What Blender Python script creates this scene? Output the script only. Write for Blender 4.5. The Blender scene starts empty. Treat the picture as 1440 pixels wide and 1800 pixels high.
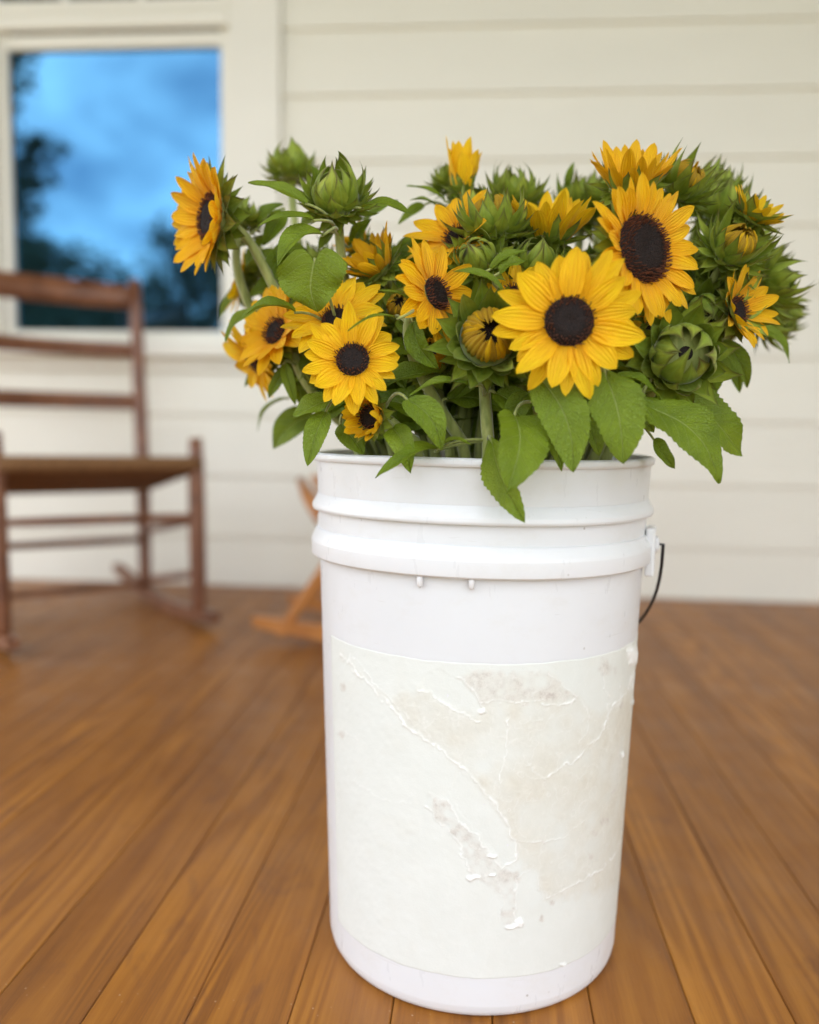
import bpy, bmesh, math, random
import numpy as np
from mathutils import Vector, Matrix, noise

random.seed(7)
SC = bpy.context.scene
COL = SC.collection
rad = math.radians

# ------------------------------------------------------------------ camera
YAW, PITCH, ROLL, FPX, CAM_H = 0.0797, 0.09752, 0.01517, 1500.0, 0.4793
cy, sy, cp, sp = math.cos(YAW), math.sin(YAW), math.cos(PITCH), math.sin(PITCH)
FWD = Vector((-sy * cp, cy * cp, -sp))
_r = Vector((cy, sy, 0)); _u = _r.cross(FWD)
RGT = _r * math.cos(ROLL) + _u * math.sin(ROLL)
UPV = _u * math.cos(ROLL) - _r * math.sin(ROLL)
CAM = Vector((0, 0, CAM_H))
cd = bpy.data.cameras.new('camera'); cam = bpy.data.objects.new('camera', cd); COL.objects.link(cam)
cam.matrix_world = Matrix(((RGT.x, UPV.x, -FWD.x, CAM.x), (RGT.y, UPV.y, -FWD.y, CAM.y),
                           (RGT.z, UPV.z, -FWD.z, CAM.z), (0, 0, 0, 1)))
cd.sensor_fit = 'VERTICAL'; cd.sensor_height = 24.0; cd.lens = FPX / 1800.0 * 24.0
cd.clip_start = 0.02; cd.clip_end = 600
cd.dof.use_dof = True; cd.dof.focus_distance = 0.655; cd.dof.aperture_fstop = 1.45
SC.camera = cam

# ------------------------------------------------------------------ sky and sun
SUN_EL, SUN_AZ = 54.0, 40.0          # the sun stands high behind the house (towards +Y and to the left)
w = bpy.data.worlds.new('World'); SC.world = w; w.use_nodes = True
nt = w.node_tree; nt.nodes.clear(); N = nt.nodes.new; LK = nt.links.new
out = N('ShaderNodeOutputWorld'); bg = N('ShaderNodeBackground'); bg.inputs[1].default_value = 0.12
sky = N('ShaderNodeTexSky'); sky.sky_type = 'NISHITA'; sky.sun_disc = False
sky.sun_elevation = rad(SUN_EL); sky.sun_rotation = rad(-SUN_AZ)
sky.air_density = 1.0; sky.dust_density = 0.6; sky.ozone_density = 1.6
tc = N('ShaderNodeTexCoord'); mp = N('ShaderNodeMapping'); mp.inputs['Scale'].default_value = (1, 1, 2.2)
nz = N('ShaderNodeTexNoise'); nz.inputs['Scale'].default_value = 5.5; nz.inputs['Detail'].default_value = 7
nz.inputs['Roughness'].default_value = 0.58; nz.inputs['Distortion'].default_value = 0.35
rp = N('ShaderNodeValToRGB'); rp.color_ramp.elements[0].position = 0.34; rp.color_ramp.elements[1].position = 1.0; rp.color_ramp.elements[0].color = (0.10, 0.10, 0.10, 1)
mx = N('ShaderNodeMix'); mx.data_type = 'RGBA'; mx.inputs[7].default_value = (20.8, 20.4, 19.6, 1)
LK(tc.outputs['Generated'], mp.inputs[0]); LK(mp.outputs[0], nz.inputs[0]); LK(nz.outputs[0], rp.inputs[0])
LK(rp.outputs[0], mx.inputs[0]); LK(sky.outputs[0], mx.inputs[6]); LK(mx.outputs[2], bg.inputs[0]); LK(bg.outputs[0], out.inputs[0])
sd = bpy.data.lights.new('sun', 'SUN'); sd.energy = 3.5; sd.angle = rad(0.5); sd.color = (1, 0.95, 0.86)
so = bpy.data.objects.new('sun', sd); COL.objects.link(so)
sdir = Vector((-math.sin(rad(SUN_AZ)) * math.cos(rad(SUN_EL)), math.cos(rad(SUN_AZ)) * math.cos(rad(SUN_EL)), math.sin(rad(SUN_EL))))
so.rotation_euler = (-sdir).to_track_quat('-Z', 'Y').to_euler(); so.location = (0, 0, 8)
SC.view_settings.view_transform = 'Standard'; SC.view_settings.look = 'None'
SC.view_settings.exposure = 1.60; SC.view_settings.gamma = 1.0
SC.cycles.use_denoising = True
SC.cycles.max_bounces = 9; SC.cycles.diffuse_bounces = 5; SC.cycles.glossy_bounces = 4; SC.cycles.transmission_bounces = 5
SC.cycles.transparent_max_bounces = 8
SC.cycles.sample_clamp_indirect = 8.0

# ------------------------------------------------------------------ helpers
def at(px, py, Y):
    """world point seen at photo pixel px, py on the vertical plane Y"""
    d = FWD + RGT * ((px - 720) / FPX) + UPV * ((900 - py) / FPX)
    return CAM + d * (Y / d.y)
def link(o): COL.objects.link(o); return o
def tag(o, label=None, cat=None, group=None, kind=None):
    if label: o['label'] = label
    if cat: o['category'] = cat
    if group: o['group'] = group
    if kind: o['kind'] = kind
    return o
def empty(name, loc, label=None, cat=None, group=None, kind=None):
    o = bpy.data.objects.new(name, None); o.location = loc; o.empty_display_size = 0.02
    link(o); return tag(o, label, cat, group, kind)
def org(parent):
    p = Vector((0, 0, 0)); o = parent
    while o is not None: p += Vector(o.location); o = o.parent
    return p
def mesh(name, verts, faces, mat, parent=None, smooth=True, uvs=None):
    """verts in world space; parents carry only a location"""
    me = bpy.data.meshes.new(name); o0 = org(parent)
    me.from_pydata([(v[0] - o0.x, v[1] - o0.y, v[2] - o0.z) for v in verts], [], faces)
    if uvs is not None:
        uvl = me.uv_layers.new(name='UVMap'); li = np.empty(len(me.loops), dtype=np.int32)
        me.loops.foreach_get('vertex_index', li)
        uvl.data.foreach_set('uv', np.asarray(uvs, dtype=np.float32)[li].ravel())
    if smooth: me.polygons.foreach_set('use_smooth', [True] * len(me.polygons))
    me.materials.append(mat); me.update()
    o = bpy.data.objects.new(name, me); link(o); o.parent = parent
    return o
def grid_faces(nu, nv, off=0, wrap=False):
    f = []
    for j in range(nv - 1):
        for i in range(nu if wrap else nu - 1):
            a = off + j * nu + i; b = off + j * nu + (i + 1) % nu
            f.append((a, b, b + nu, a + nu))
    return f
def frame(n, up=Vector((0, 0, 1))):
    n = n.normalized()
    if abs(n.dot(up)) > 0.97: up = Vector((0, 1, 0))
    x = up.cross(n).normalized(); y = n.cross(x)
    return x, y, n
def tube(pts, radii, seg=10, cap=True, rib=0.0):
    V, F, UV = [], [], []; m = len(pts); L = 0
    prev = None
    for i, p in enumerate(pts):
        t = (pts[min(i + 1, m - 1)] - pts[max(i - 1, 0)]).normalized()
        if prev is None: x, y, _ = frame(t)
        else:
            x = (prev - t * prev.dot(t)).normalized(); y = t.cross(x)
        prev = x
        if i: L += (p - pts[i - 1]).length
        for k in range(seg):
            a = 2 * math.pi * k / seg; rr = radii[i] * (1 + rib * (1 if k % 2 else -1))
            V.append(p + (x * math.cos(a) + y * math.sin(a)) * rr); UV.append((k / seg, L * 20))
    F = grid_faces(seg, m, 0, True)
    if cap:
        F.append(tuple(range(seg))[::-1]); F.append(tuple((m - 1) * seg + k for k in range(seg)))
    return V, F, UV
def box(c, s, rot=None, bev=0.0):
    """box as verts/faces; c centre, s full size, rot 3x3 matrix"""
    bm = bmesh.new(); bmesh.ops.create_cube(bm, size=1)
    for v in bm.verts: v.co = Vector((v.co.x * s[0], v.co.y * s[1], v.co.z * s[2]))
    if bev: bmesh.ops.bevel(bm, geom=bm.edges[:], offset=bev, segments=2, profile=0.5, affect='EDGES')
    V = []
    bm.verts.ensure_lookup_table()
    for v in bm.verts:
        p = v.co.copy()
        if rot is not None: p = rot @ p
        V.append(p + Vector(c))
    F = [tuple(v.index for v in f.verts) for f in bm.faces]; bm.free()
    return V, F
def bx(name, x0, x1, y0, y1, z0, z1, mat, parent=None, bev=0.002):
    V, F = box(((x0 + x1) / 2, (y0 + y1) / 2, (z0 + z1) / 2), (x1 - x0, y1 - y0, z1 - z0), None, bev)
    return mesh(name, V, F, mat, parent, smooth=False)
def lathe(prof, c, seg=128):
    V = []
    for r, z in prof:
        for k in range(seg):
            a = 2 * math.pi * k / seg
            V.append((c[0] + r * math.cos(a), c[1] + r * math.sin(a), z))
    return V, grid_faces(seg, len(prof), 0, True)
def bez(p0, p1, p2, p3, n):
    o = []
    for i in range(n + 1):
        t = i / n; s = 1 - t
        o.append(p0 * s ** 3 + p1 * 3 * s * s * t + p2 * 3 * s * t * t + p3 * t ** 3)
    return o

# ------------------------------------------------------------------ materials
class M:
    def __init__(s, name):
        s.m = bpy.data.materials.new(name); s.m.use_nodes = True; s.t = s.m.node_tree
        s.p = s.t.nodes['Principled BSDF']; s.out = s.t.nodes['Material Output']
    def n(s, kind, **kw):
        x = s.t.nodes.new('ShaderNode' + kind)
        for k, v in kw.items():
            if k in x.inputs: x.inputs[k].default_value = v
            else: setattr(x, k, v)
        return x
    def l(s, a, b): s.t.links.new(a, b)
    def coord(s, which='Object', scale=(1, 1, 1), rnd=0.0):
        c = s.n('TexCoord'); m = s.n('Mapping'); m.inputs['Scale'].default_value = scale
        s.l(c.outputs[which], m.inputs[0])
        if rnd:
            oi = s.n('ObjectInfo'); k = s.n('Math', operation='MULTIPLY'); k.inputs[1].default_value = rnd
            s.l(oi.outputs['Random'], k.inputs[0]); cb = s.n('CombineXYZ')
            for i in range(3): s.l(k.outputs[0], cb.inputs[i])
            s.l(cb.outputs[0], m.inputs['Location'])
        return m.outputs[0]
    def noise(s, vec, scale, detail=4, rough=0.55, dist=0.0):
        x = s.n('TexNoise'); x.inputs['Scale'].default_value = scale; x.inputs['Detail'].default_value = detail
        x.inputs['Roughness'].default_value = rough; x.inputs['Distortion'].default_value = dist
        s.l(vec, x.inputs['Vector']); return x.outputs[0]
    def ramp(s, fac, stops):
        x = s.n('ValToRGB'); cr = x.color_ramp
        while len(cr.elements) < len(stops): cr.elements.new(0.5)
        for e, (p, c) in zip(cr.elements, stops):
            e.position = p; e.color = (*c, 1) if not isinstance(c, float) else (c, c, c, 1)
        s.l(fac, x.inputs[0]); return x.outputs[0]
    def mix(s, fac, a, b, mode='MIX'):
        x = s.n('Mix', data_type='RGBA', blend_type=mode)
        for i, v in ((0, fac), (6, a), (7, b)):
            if isinstance(v, (int, float)): x.inputs[i].default_value = v
            elif isinstance(v, tuple): x.inputs[i].default_value = (*v, 1)
            else: s.l(v, x.inputs[i])
        return x.outputs[2]
    def math(s, op, a, b=0.0, c=0.0):
        x = s.n('Math', operation=op)
        for i, v in enumerate((a, b, c)):
            if isinstance(v, (int, float)): x.inputs[i].default_value = v
            else: s.l(v, x.inputs[i])
        return x.outputs[0]
    def bump(s, h, strength=0.3, dist=0.001):
        b = s.n('Bump'); b.inputs['Strength'].default_value = strength; b.inputs['Distance'].default_value = dist
        s.l(h, b.inputs['Height']); s.l(b.outputs[0], s.p.inputs['Normal']); return b.outputs[0]
    def set(s, **kw):
        for k, v in kw.items():
            k = k.replace('_', ' ')
            i = s.p.inputs[k]
            if isinstance(v, (int, float)): i.default_value = v
            elif isinstance(v, tuple): i.default_value = (*v, 1) if len(v) == 3 and i.type == 'RGBA' else v
            else: s.l(v, i)
        return s
    def translucent(s, fac, col):
        tr = s.n('BsdfTranslucent'); ms = s.n('MixShader'); ms.inputs[0].default_value = fac
        if isinstance(col, tuple): tr.inputs[0].default_value = (*col, 1)
        else: s.l(col, tr.inputs[0])
        s.l(s.p.outputs[0], ms.inputs[1]); s.l(tr.outputs[0], ms.inputs[2]); s.l(ms.outputs[0], s.out.inputs[0])

def uvxy(m):
    c = m.n('UVMap'); x = m.n('SeparateXYZ'); m.l(c.outputs[0], x.inputs[0]); return c.outputs[0], x.outputs[0], x.outputs[1]

# petal: u across 0..1, v along 0..1
def petal_mat(name, tone, base):
    m = M(name); uv, u, v = uvxy(m)
    oi = m.n('ObjectInfo')
    cb = m.n('CombineXYZ'); m.l(m.math('MULTIPLY', u, 16), cb.inputs[0]); m.l(m.math('MULTIPLY', v, 1.4), cb.inputs[1])
    m.l(m.math('MULTIPLY', oi.outputs['Random'], 40), cb.inputs[2])
    st = m.noise(cb.outputs[0], 1.6, 3, 0.6)
    col = m.ramp(v, [(0.0, base), (0.22, tuple((a + b) / 2 for a, b in zip(base, tone))), (0.55, tone), (1.0, tuple(min(1, c * 1.04) for c in tone))])
    col = m.mix(m.ramp(st, [(0.36, 0.70), (0.54, 0.0)]), col, tuple(c * k for c, k in zip(tone, (0.82, 0.58, 0.4))))
    col = m.mix(m.math('MULTIPLY', oi.outputs['Random'], 0.35), col, tuple(c * k for c, k in zip(tone, (0.96, 0.78, 0.8))))
    m.set(Base_Color=col, Roughness=0.52, Specular_IOR_Level=0.25, Sheen_Weight=0.05)
    m.bump(m.math('ADD', m.math('MULTIPLY', m.math('SINE', m.math('MULTIPLY', u, 38)), 0.6), st), 0.7, 0.0007)
    m.translucent(0.32, col); return m.m
PETAL = petal_mat('petal_yellow', (0.96, 0.64, 0.006), (0.92, 0.44, 0.004))
PETAL_OR = petal_mat('petal_orange', (0.95, 0.57, 0.006), (0.88, 0.34, 0.004))
PETAL_GR = petal_mat('petal_young', (0.62, 0.40, 0.02), (0.24, 0.27, 0.02))

def bract_mat():
    m = M('bract_green'); uv, u, v = uvxy(m); oi = m.n('ObjectInfo')
    n1 = m.noise(m.coord('Object', (1, 1, 1), 9.0), 60, 4)
    col = m.ramp(n1, [(0.3, (0.11, 0.150, 0.006)), (0.7, (0.37, 0.41, 0.045))])
    edge = m.math('ABSOLUTE', m.math('SUBTRACT', m.math('MULTIPLY', u, 2), 1))
    col = m.mix(m.ramp(edge, [(0.0, 0.45), (0.14, 0.0)]), col, (0.24, 0.36, 0.07))
    tip = m.ramp(m.math('ADD', m.math('MULTIPLY', edge, 0.30), v), [(0.80, 0.0), (1.08, 0.85)])
    col = m.mix(tip, col, (0.075, 0.035, 0.018))
    col = m.mix(m.math('MULTIPLY', oi.outputs['Random'], 0.45), col, (0.16, 0.25, 0.02))
    m.set(Base_Color=col, Roughness=0.55, Specular_IOR_Level=0.3, Sheen_Weight=0.10, Sheen_Roughness=0.4)
    m.bump(m.math('ADD', m.noise(m.coord('Object'), 900, 2), m.math('MULTIPLY', m.math('SINE', m.math('MULTIPLY', u, 30)), 0.35)), 0.5, 0.0004)
    m.translucent(0.14, m.mix(0.0, (0.3, 0.42, 0.03), col)); return m.m
BRACT = bract_mat()

def leaf_mat():
    m = M('leaf_green'); uv, u, v = uvxy(m); oi = m.n('ObjectInfo')
    au = m.math('ABSOLUTE', m.math('SUBTRACT', m.math('MULTIPLY', u, 2), 1))
    n1 = m.noise(m.coord('Object', (1, 1, 1), 5.0), 45, 4)
    col = m.ramp(n1, [(0.3, (0.072, 0.122, 0.003)), (0.7, (0.175, 0.255, 0.006))])
    col = m.mix(oi.outputs['Random'], col, m.mix(0.5, col, (0.20, 0.28, 0.02)))
    w1 = m.math('SUBTRACT', m.math('MULTIPLY', v, 8.0), m.math('MULTIPLY', m.math('POWER', au, 0.85), 2.3))
    fr = m.math('ABSOLUTE', m.math('SUBTRACT', m.math('FRACT', w1), 0.5))
    vein = m.ramp(fr, [(0.0, 1.0), (0.045, 0.0)])
    mid = m.ramp(au, [(0.0, 1.0), (0.045, 0.0)])
    vn = m.math('MAXIMUM', m.math('MULTIPLY', vein, 0.55), mid)
    col = m.mix(m.math('MULTIPLY', vn, 0.9), col, (0.36, 0.44, 0.13))
    vor = m.n('TexVoronoi', feature='DISTANCE_TO_EDGE'); vor.inputs['Scale'].default_value = 420
    m.l(m.coord('Object'), vor.inputs['Vector'])
    cell = m.ramp(vor.outputs[0], [(0.0, 0.0), (0.2, 1.0)])
    spots = m.ramp(m.noise(m.coord('Object', (1, 1, 1), 3.0), 170, 2), [(0.76, 0.0), (0.80, 1.0)])
    col = m.mix(m.math('MULTIPLY', spots, 0.3), col, (0.28, 0.36, 0.10))
    yl = m.noise(m.coord('Object', (1, 1, 1), 11.0), 14, 3)
    col = m.mix(m.ramp(yl, [(0.52, 0.0), (0.75, 0.55)]), col, (0.24, 0.29, 0.02))
    m.set(Base_Color=col, Roughness=0.44, Specular_IOR_Level=0.32, Sheen_Weight=0.0)
    h = m.math('SUBTRACT', m.math('MULTIPLY', cell, 0.5), m.math('MULTIPLY', vn, 1.3))
    m.bump(h, 0.85, 0.0008)
    m.translucent(0.28, m.mix(0.5, col, (0.36, 0.48, 0.02))); return m.m
LEAF = leaf_mat()

def simple(name, col, rough=0.5, nscale=20, var=0.15, bump=0.2, bdist=0.001, spec=0.5, coord='Object', scl=(1, 1, 1), rnd=0.0):
    m = M(name); v = m.coord(coord, scl, rnd); n1 = m.noise(v, nscale, 5)
    c = m.ramp(n1, [(0.25, tuple(x * (1 - var) for x in col)), (0.75, tuple(min(1, x * (1 + var)) for x in col))])
    m.set(Base_Color=c, Roughness=rough, Specular_IOR_Level=spec); m.bump(n1, bump, bdist); return m.m
def stem_mat():
    m = M('stem_green'); v = m.coord('Object', (1, 1, 0.12), 3.0)
    c = m.ramp(m.noise(v, 220, 3), [(0.3, (0.17, 0.205, 0.030)), (0.7, (0.34, 0.36, 0.10))])
    m.set(Base_Color=c, Roughness=0.6, Sheen_Weight=0.4); m.bump(m.noise(v, 900, 2), 0.5, 0.0004); return m.m
STEM = stem_mat()
def disc_mat():
    m = M('seed_head_dark'); n1 = m.noise(m.coord('Object'), 500, 3)
    m.set(Base_Color=m.ramp(n1, [(0.3, (0.004, 0.002, 0.0015)), (0.75, (0.022, 0.009, 0.005))]), Roughness=0.75, Specular_IOR_Level=0.3); m.bump(n1, 0.6, 0.0005); return m.m
DISC = disc_mat()
FLOR = simple('floret_dark', (0.016, 0.006, 0.004), 0.7, 300, 0.5)
FLOR_OUT = simple('floret_brown', (0.12, 0.034, 0.011), 0.7, 300, 0.5)
FLOR_Y = simple('floret_young', (0.30, 0.30, 0.03), 0.6, 300, 0.3)

def bucket_mat(name, col, rough):
    m = M(name); v = m.coord('Object')
    n1 = m.noise(v, 9, 5); n2 = m.noise(m.coord('Object', (1, 1, 0.25)), 60, 4, 0.7)
    c = m.ramp(n1, [(0.3, tuple(x * 0.95 for x in col)), (0.7, col)])
    sc = m.noise(m.coord('Object', (60, 60, 240)), 1.0, 3, 0.7)
    c = m.mix(m.ramp(sc, [(0.74, 0.0), (0.80, 0.12)]), c, (0.42, 0.38, 0.32))
    wv = m.noise(m.coord('Object', (14, 14, 260)), 1.0, 2, 0.5, 1.2)
    c = m.mix(m.math('MULTIPLY', m.ramp(wv, [(0.71, 0.0), (0.735, 1.0)]), 0.22), c, (0.5, 0.47, 0.43))
    gr = m.noise(m.coord('Object', (1, 1, 1.6)), 16, 6, 0.75)
    c = m.mix(m.ramp(gr, [(0.52, 0.0), (0.78, 0.30)]), c, (0.60, 0.56, 0.49))
    fl = m.n('TexVoronoi'); fl.inputs['Scale'].default_value = 55; fl.inputs['Randomness'].default_value = 1.0
    m.l(v, fl.inputs['Vector'])
    msk = m.math('MULTIPLY', m.ramp(fl.outputs['Distance'], [(0.045, 1.0), (0.07, 0.0)]), m.ramp(m.noise(v, 23, 2), [(0.54, 0.0), (0.6, 1.0)]))
    c = m.mix(m.math('MULTIPLY', msk, 0.5), c, (0.22, 0.17, 0.12))
    m.set(Base_Color=c, Roughness=m.ramp(n2, [(0.3, rough - 0.05), (0.7, rough + 0.12)]), Specular_IOR_Level=0.45,
          Subsurface_Weight=0.18, Subsurface_Scale=0.01)
    m.p.inputs['Subsurface Radius'].default_value = (1.0, 0.85, 0.7)
    m.bump(m.math('ADD', m.math('MULTIPLY', n2, 0.15), n1), 0.12, 0.0012); return m.m
BUCKET = bucket_mat('bucket_plastic', (0.735, 0.735, 0.745), 0.30)
WIRE = simple('bail_wire', (0.03, 0.03, 0.033), 0.35, 80, 0.3); WIRE.node_tree.nodes['Principled BSDF'].inputs['Metallic'].default_value = 0.8

def label_mat():
    m = M('label_residue'); a = m.n('Attribute', attribute_name='tint'); s = m.n('SeparateColor'); m.l(a.outputs['Color'], s.inputs[0])
    v = m.coord('Object'); n1 = m.noise(v, 120, 5, 0.7); n2 = m.noise(v, 28, 5, 0.65)
    c = m.mix(0.5, (0.70, 0.715, 0.68), m.ramp(n2, [(0.3, (0.66, 0.675, 0.63)), (0.7, (0.725, 0.74, 0.70))]))
    paper = m.ramp(n1, [(0.25, (0.60, 0.575, 0.495)), (0.75, (0.69, 0.67, 0.595))])
    c = m.mix(s.outputs[0], c, paper)
    dirt = m.ramp(m.noise(v, 260, 4, 0.75), [(0.28, (0.44, 0.39, 0.345)), (0.56, (0.64, 0.605, 0.55))])
    c = m.mix(s.outputs[1], c, dirt)
    c = m.mix(s.outputs[2], c, (0.86, 0.86, 0.84))
    m.set(Base_Color=c, Roughness=0.55, Specular_IOR_Level=0.35)
    m.bump(m.math('ADD', n1, m.noise(v, 700, 3)), 0.22, 0.0005); return m.m
LABEL = label_mat()

def paint(name, col, rough=0.45):
    m = M(name); v = m.coord('Object', (0.35, 1, 1), 7.0); n1 = m.noise(v, 5, 5); n2 = m.noise(m.coord('Object', (0.12, 1, 1), 7.0), 90, 4)
    c = m.ramp(n1, [(0.3, tuple(x * 0.95 for x in col)), (0.7, col)])
    m.set(Base_Color=c, Roughness=rough); m.bump(n2, 0.25, 0.0015); return m.m
SIDING = paint('siding_cream_paint', (0.86, 0.835, 0.735), 0.5)
TRIM = paint('trim_cream_paint', (0.86, 0.835, 0.75), 0.4)
CEIL = paint('ceiling_paint', (0.34, 0.25, 0.12), 0.5)

def floor_mat():
    m = M('porch_floor_stain')
    oi = m.n('ObjectInfo')
    big = m.noise(m.coord('Object', (1, 0.07, 1), 31.0), 26, 3, 0.5, 0.5)
    fine = m.noise(m.coord('Object', (1, 0.03, 1), 31.0), 520, 4, 0.7, 0.1)
    mid = m.noise(m.coord('Object', (1, 0.04, 1), 31.0), 130, 4, 0.6, 0.3)
    # growth rings cut lengthwise: contour bands of a long, stretched field
    fld = m.noise(m.coord('Object', (1, 0.055, 1), 31.0), 11, 2, 0.45, 0.6)
    ring = m.math('SINE', m.math('MULTIPLY', fld, 95.0))
    ring = m.ramp(m.math('ADD', m.math('MULTIPLY', ring, 0.5), 0.5), [(0.15, 0.0), (0.85, 1.0)])
    sel = m.ramp(m.noise(m.coord('Object', (1, 0.3, 1), 31.0), 9, 2), [(0.40, 0.12), (0.62, 0.5)])
    g = m.math('ADD', m.math('MULTIPLY', m.math('MULTIPLY', ring, sel), 0.42), m.math('ADD', m.math('MULTIPLY', big, 0.46), m.math('ADD', m.math('MULTIPLY', fine, 0.34), m.math('MULTIPLY', mid, 0.26))))
    c = m.ramp(m.math('SUBTRACT', g, 0.06), [(0.32, (0.150, 0.050, 0.009)), (0.50, (0.300, 0.108, 0.012)), (0.70, (0.425, 0.168, 0.020)), (0.95, (0.58, 0.260, 0.042))])
    c = m.mix(m.math('MULTIPLY', oi.outputs['Random'], 0.55), c, m.mix(0.6, c, (0.20, 0.072, 0.013)))
    wear = m.noise(m.coord('Object', (1, 0.5, 1)), 5, 4, 0.6)
    c = m.mix(m.ramp(wear, [(0.45, 0.0), (0.75, 0.22)]), c, (0.33, 0.16, 0.070))
    stain = m.noise(m.coord('Object', (1, 0.4, 1), 3.0), 22, 4, 0.6, 0.8)
    c = m.mix(m.ramp(stain, [(0.60, 0.0), (0.76, 0.5)]), c, (0.13, 0.052, 0.026))
    vo = m.n('TexVoronoi'); vo.inputs['Scale'].default_value = 110; m.l(m.coord('Object'), vo.inputs['Vector'])
    sp_ = m.math('MULTIPLY', m.ramp(vo.outputs['Distance'], [(0.05, 1.0), (0.10, 0.0)]), m.ramp(m.noise(m.coord('Object'), 17, 3), [(0.57, 0.0), (0.66, 1.0)]))
    c = m.mix(m.math('MULTIPLY', sp_, 0.6), c, (0.62, 0.48, 0.33))
    m.set(Base_Color=c, Roughness=m.ramp(m.noise(m.coord('Object'), 14, 4), [(0.3, 0.38), (0.7, 0.56)]), Specular_IOR_Level=0.35, Coat_Weight=0.10, Coat_Roughness=0.22)
    m.bump(m.math('ADD', fine, m.math('MULTIPLY', ring, 0.25)), 0.25, 0.0007); return m.m
FLOOR = floor_mat()
def chair_wood(name, dark, light):
    m = M(name); v = m.coord('Object', (1, 1, 1), 5.0)
    c = m.ramp(m.noise(v, 14, 4, 0.55, 0.4), [(0.3, dark), (0.7, light)])
    m.set(Base_Color=c, Roughness=0.38, Coat_Weight=0.15, Coat_Roughness=0.3); m.bump(m.noise(v, 160, 3), 0.2, 0.0008); return m.m
WOOD_RED = chair_wood('chair_wood_red_brown', (0.12, 0.042, 0.020), (0.25, 0.100, 0.045))
WOOD_HONEY = chair_wood('chair_wood_honey', (0.32, 0.11, 0.022), (0.50, 0.20, 0.045))
RUSH = simple('woven_rush', (0.20, 0.098, 0.036), 0.8, 180, 0.5, 0.6, 0.002)
DARK = simple('interior_dark', (0.012, 0.014, 0.014), 0.8, 3, 0.3)
def glass_mat():
    m = M('window_glass'); nb = m.noise(m.coord('Object'), 1.3, 2)
    m.set(Base_Color=(0.006, 0.012, 0.012), Roughness=0.02, IOR=3.2, Specular_IOR_Level=0.5, Specular_Tint=(0.20, 0.58, 1.0))
    m.bump(nb, 0.15, 0.004); return m.m
GLASS = glass_mat()
GRASS = simple('lawn', (0.10, 0.105, 0.045), 0.9, 1.5, 0.35, 0.5, 0.02)
CROWN = simple('tree_leaf', (0.014, 0.030, 0.012), 0.8, 2.0, 0.5)
BARK = simple('bark', (0.07, 0.05, 0.035), 0.9, 8, 0.4, 0.8, 0.02)
ROOF = simple('roof_sheet', (0.16, 0.16, 0.16), 0.6, 6, 0.2)

# ------------------------------------------------------------------ ground, floor
gv = []
for j in range(21):
    for i in range(21):
        x = (i - 10) * 30.0; y = (j - 10) * 30.0
        gv.append((x, y, -0.45 + (0.5 * noise.noise(Vector((x * .02, y * .02, 0))) if math.hypot(x, y) > 20 else 0)))
g = mesh('ground', gv, grid_faces(21, 21), GRASS); tag(g, 'green lawn around the raised porch', kind='structure')

BW, BX0, YF, YW = 0.0826, 0.02173, -0.38, 2.516
pf = empty('porch_floor', (0, 1.0, 0), 'stained brown narrow tongue and groove porch floor', kind='structure')
V, F = [], []
hw, bv, th = BW / 2 - 0.00035, 0.0010, 0.02
prof = [(-hw, -th), (hw, -th), (hw, -bv), (hw - bv, 0), (-hw + bv, 0), (-hw, -bv)]
ny = 12
for j in range(ny + 1):
    y = (YF - 1.0) + (YW - 0.022 - YF) * j / ny
    for (x, z) in prof: V.append((x, 1.0 + y, z))
F = grid_faces(6, ny + 1, 0, True); F.append(tuple(range(6))); F.append(tuple(ny * 6 + k for k in range(6))[::-1])
b0 = mesh('floor_board', V, F, FLOOR, pf, smooth=False)
for k in range(-42, 24):
    b = b0 if k == -42 else link(b0.copy())
    b.parent = pf; b.location = (BX0 + (k + 0.5) * BW, 0, random.uniform(-0.0003, 0.0003))
bx('subfloor', -3.45, 1.98, YF + 0.01, YW - 0.03, -0.10, -0.022, DARK, pf, 0)

# ------------------------------------------------------------------ the house: siding, window, porch roof
house = empty('farmhouse', (0, YW, 0), 'cream lap sided house wall with a window, rising behind the porch floor', 'house')
S, Z0 = 0.18125, 1.59951
def siding(x0, x1, zb):
    zt = zb + S + 0.012
    yo, yi = YW - 0.019, YW - 0.005
    n = max(2, int((x1 - x0) / 0.5)); V = []
    pr = [(yo, zb), (yo - 0.0, zb + 0.0015), (yi - 0.003, zt), (YW, zt), (YW, zb)]
    for i in range(n + 1):
        x = x0 + (x1 - x0) * i / n
        wob = 0.0008 * noise.noise(Vector((x * 1.7, zb * 9, 0)))
        for (y, z) in pr: V.append((x, y + wob if y < YW else y, z + wob))
    F = [tuple(reversed(f)) for f in grid_faces(5, n + 1, 0, True)]
    F.append(tuple(range(5))); F.append(tuple(n * 5 + k for k in range(5))[::-1])
    return mesh('siding_board', V, F, SIDING, house, smooth=False)
for i in range(-7, 10):
    zb = Z0 - i * S
    if zb < 0.6: siding(-3.5, 1.93, zb)
    else:
        siding(-0.582, 1.93, zb)
        siding(-3.5, -1.60, zb)
bx('wall_sheathing', -3.5, 1.95, YW + 0.06, YW + 0.12, -0.5, 2.95, DARK, house, 0)
bx('wall_sheathing', -3.5, 1.95, YW + 0.001, YW + 0.055, -0.45, 0.68, DARK, house, 0)
bx('wall_sheathing', -0.70, 1.95, YW + 0.001, YW + 0.055, 0.682, 2.94, DARK, house, 0)
bx('wall_sheathing', -3.5, -1.5, YW + 0.001, YW + 0.055, 0.682, 2.94, DARK, house, 0)
win = empty('window', (-1.08, YW, 0.68)); win.parent = house; win.location = (-1.08, 0, 0.68)
GX0, GX1 = -1.405, -0.765
bx('casing', -0.733, -0.585, YW - 0.032, YW + 0.0, 0.722, 2.56, TRIM, win)
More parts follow.
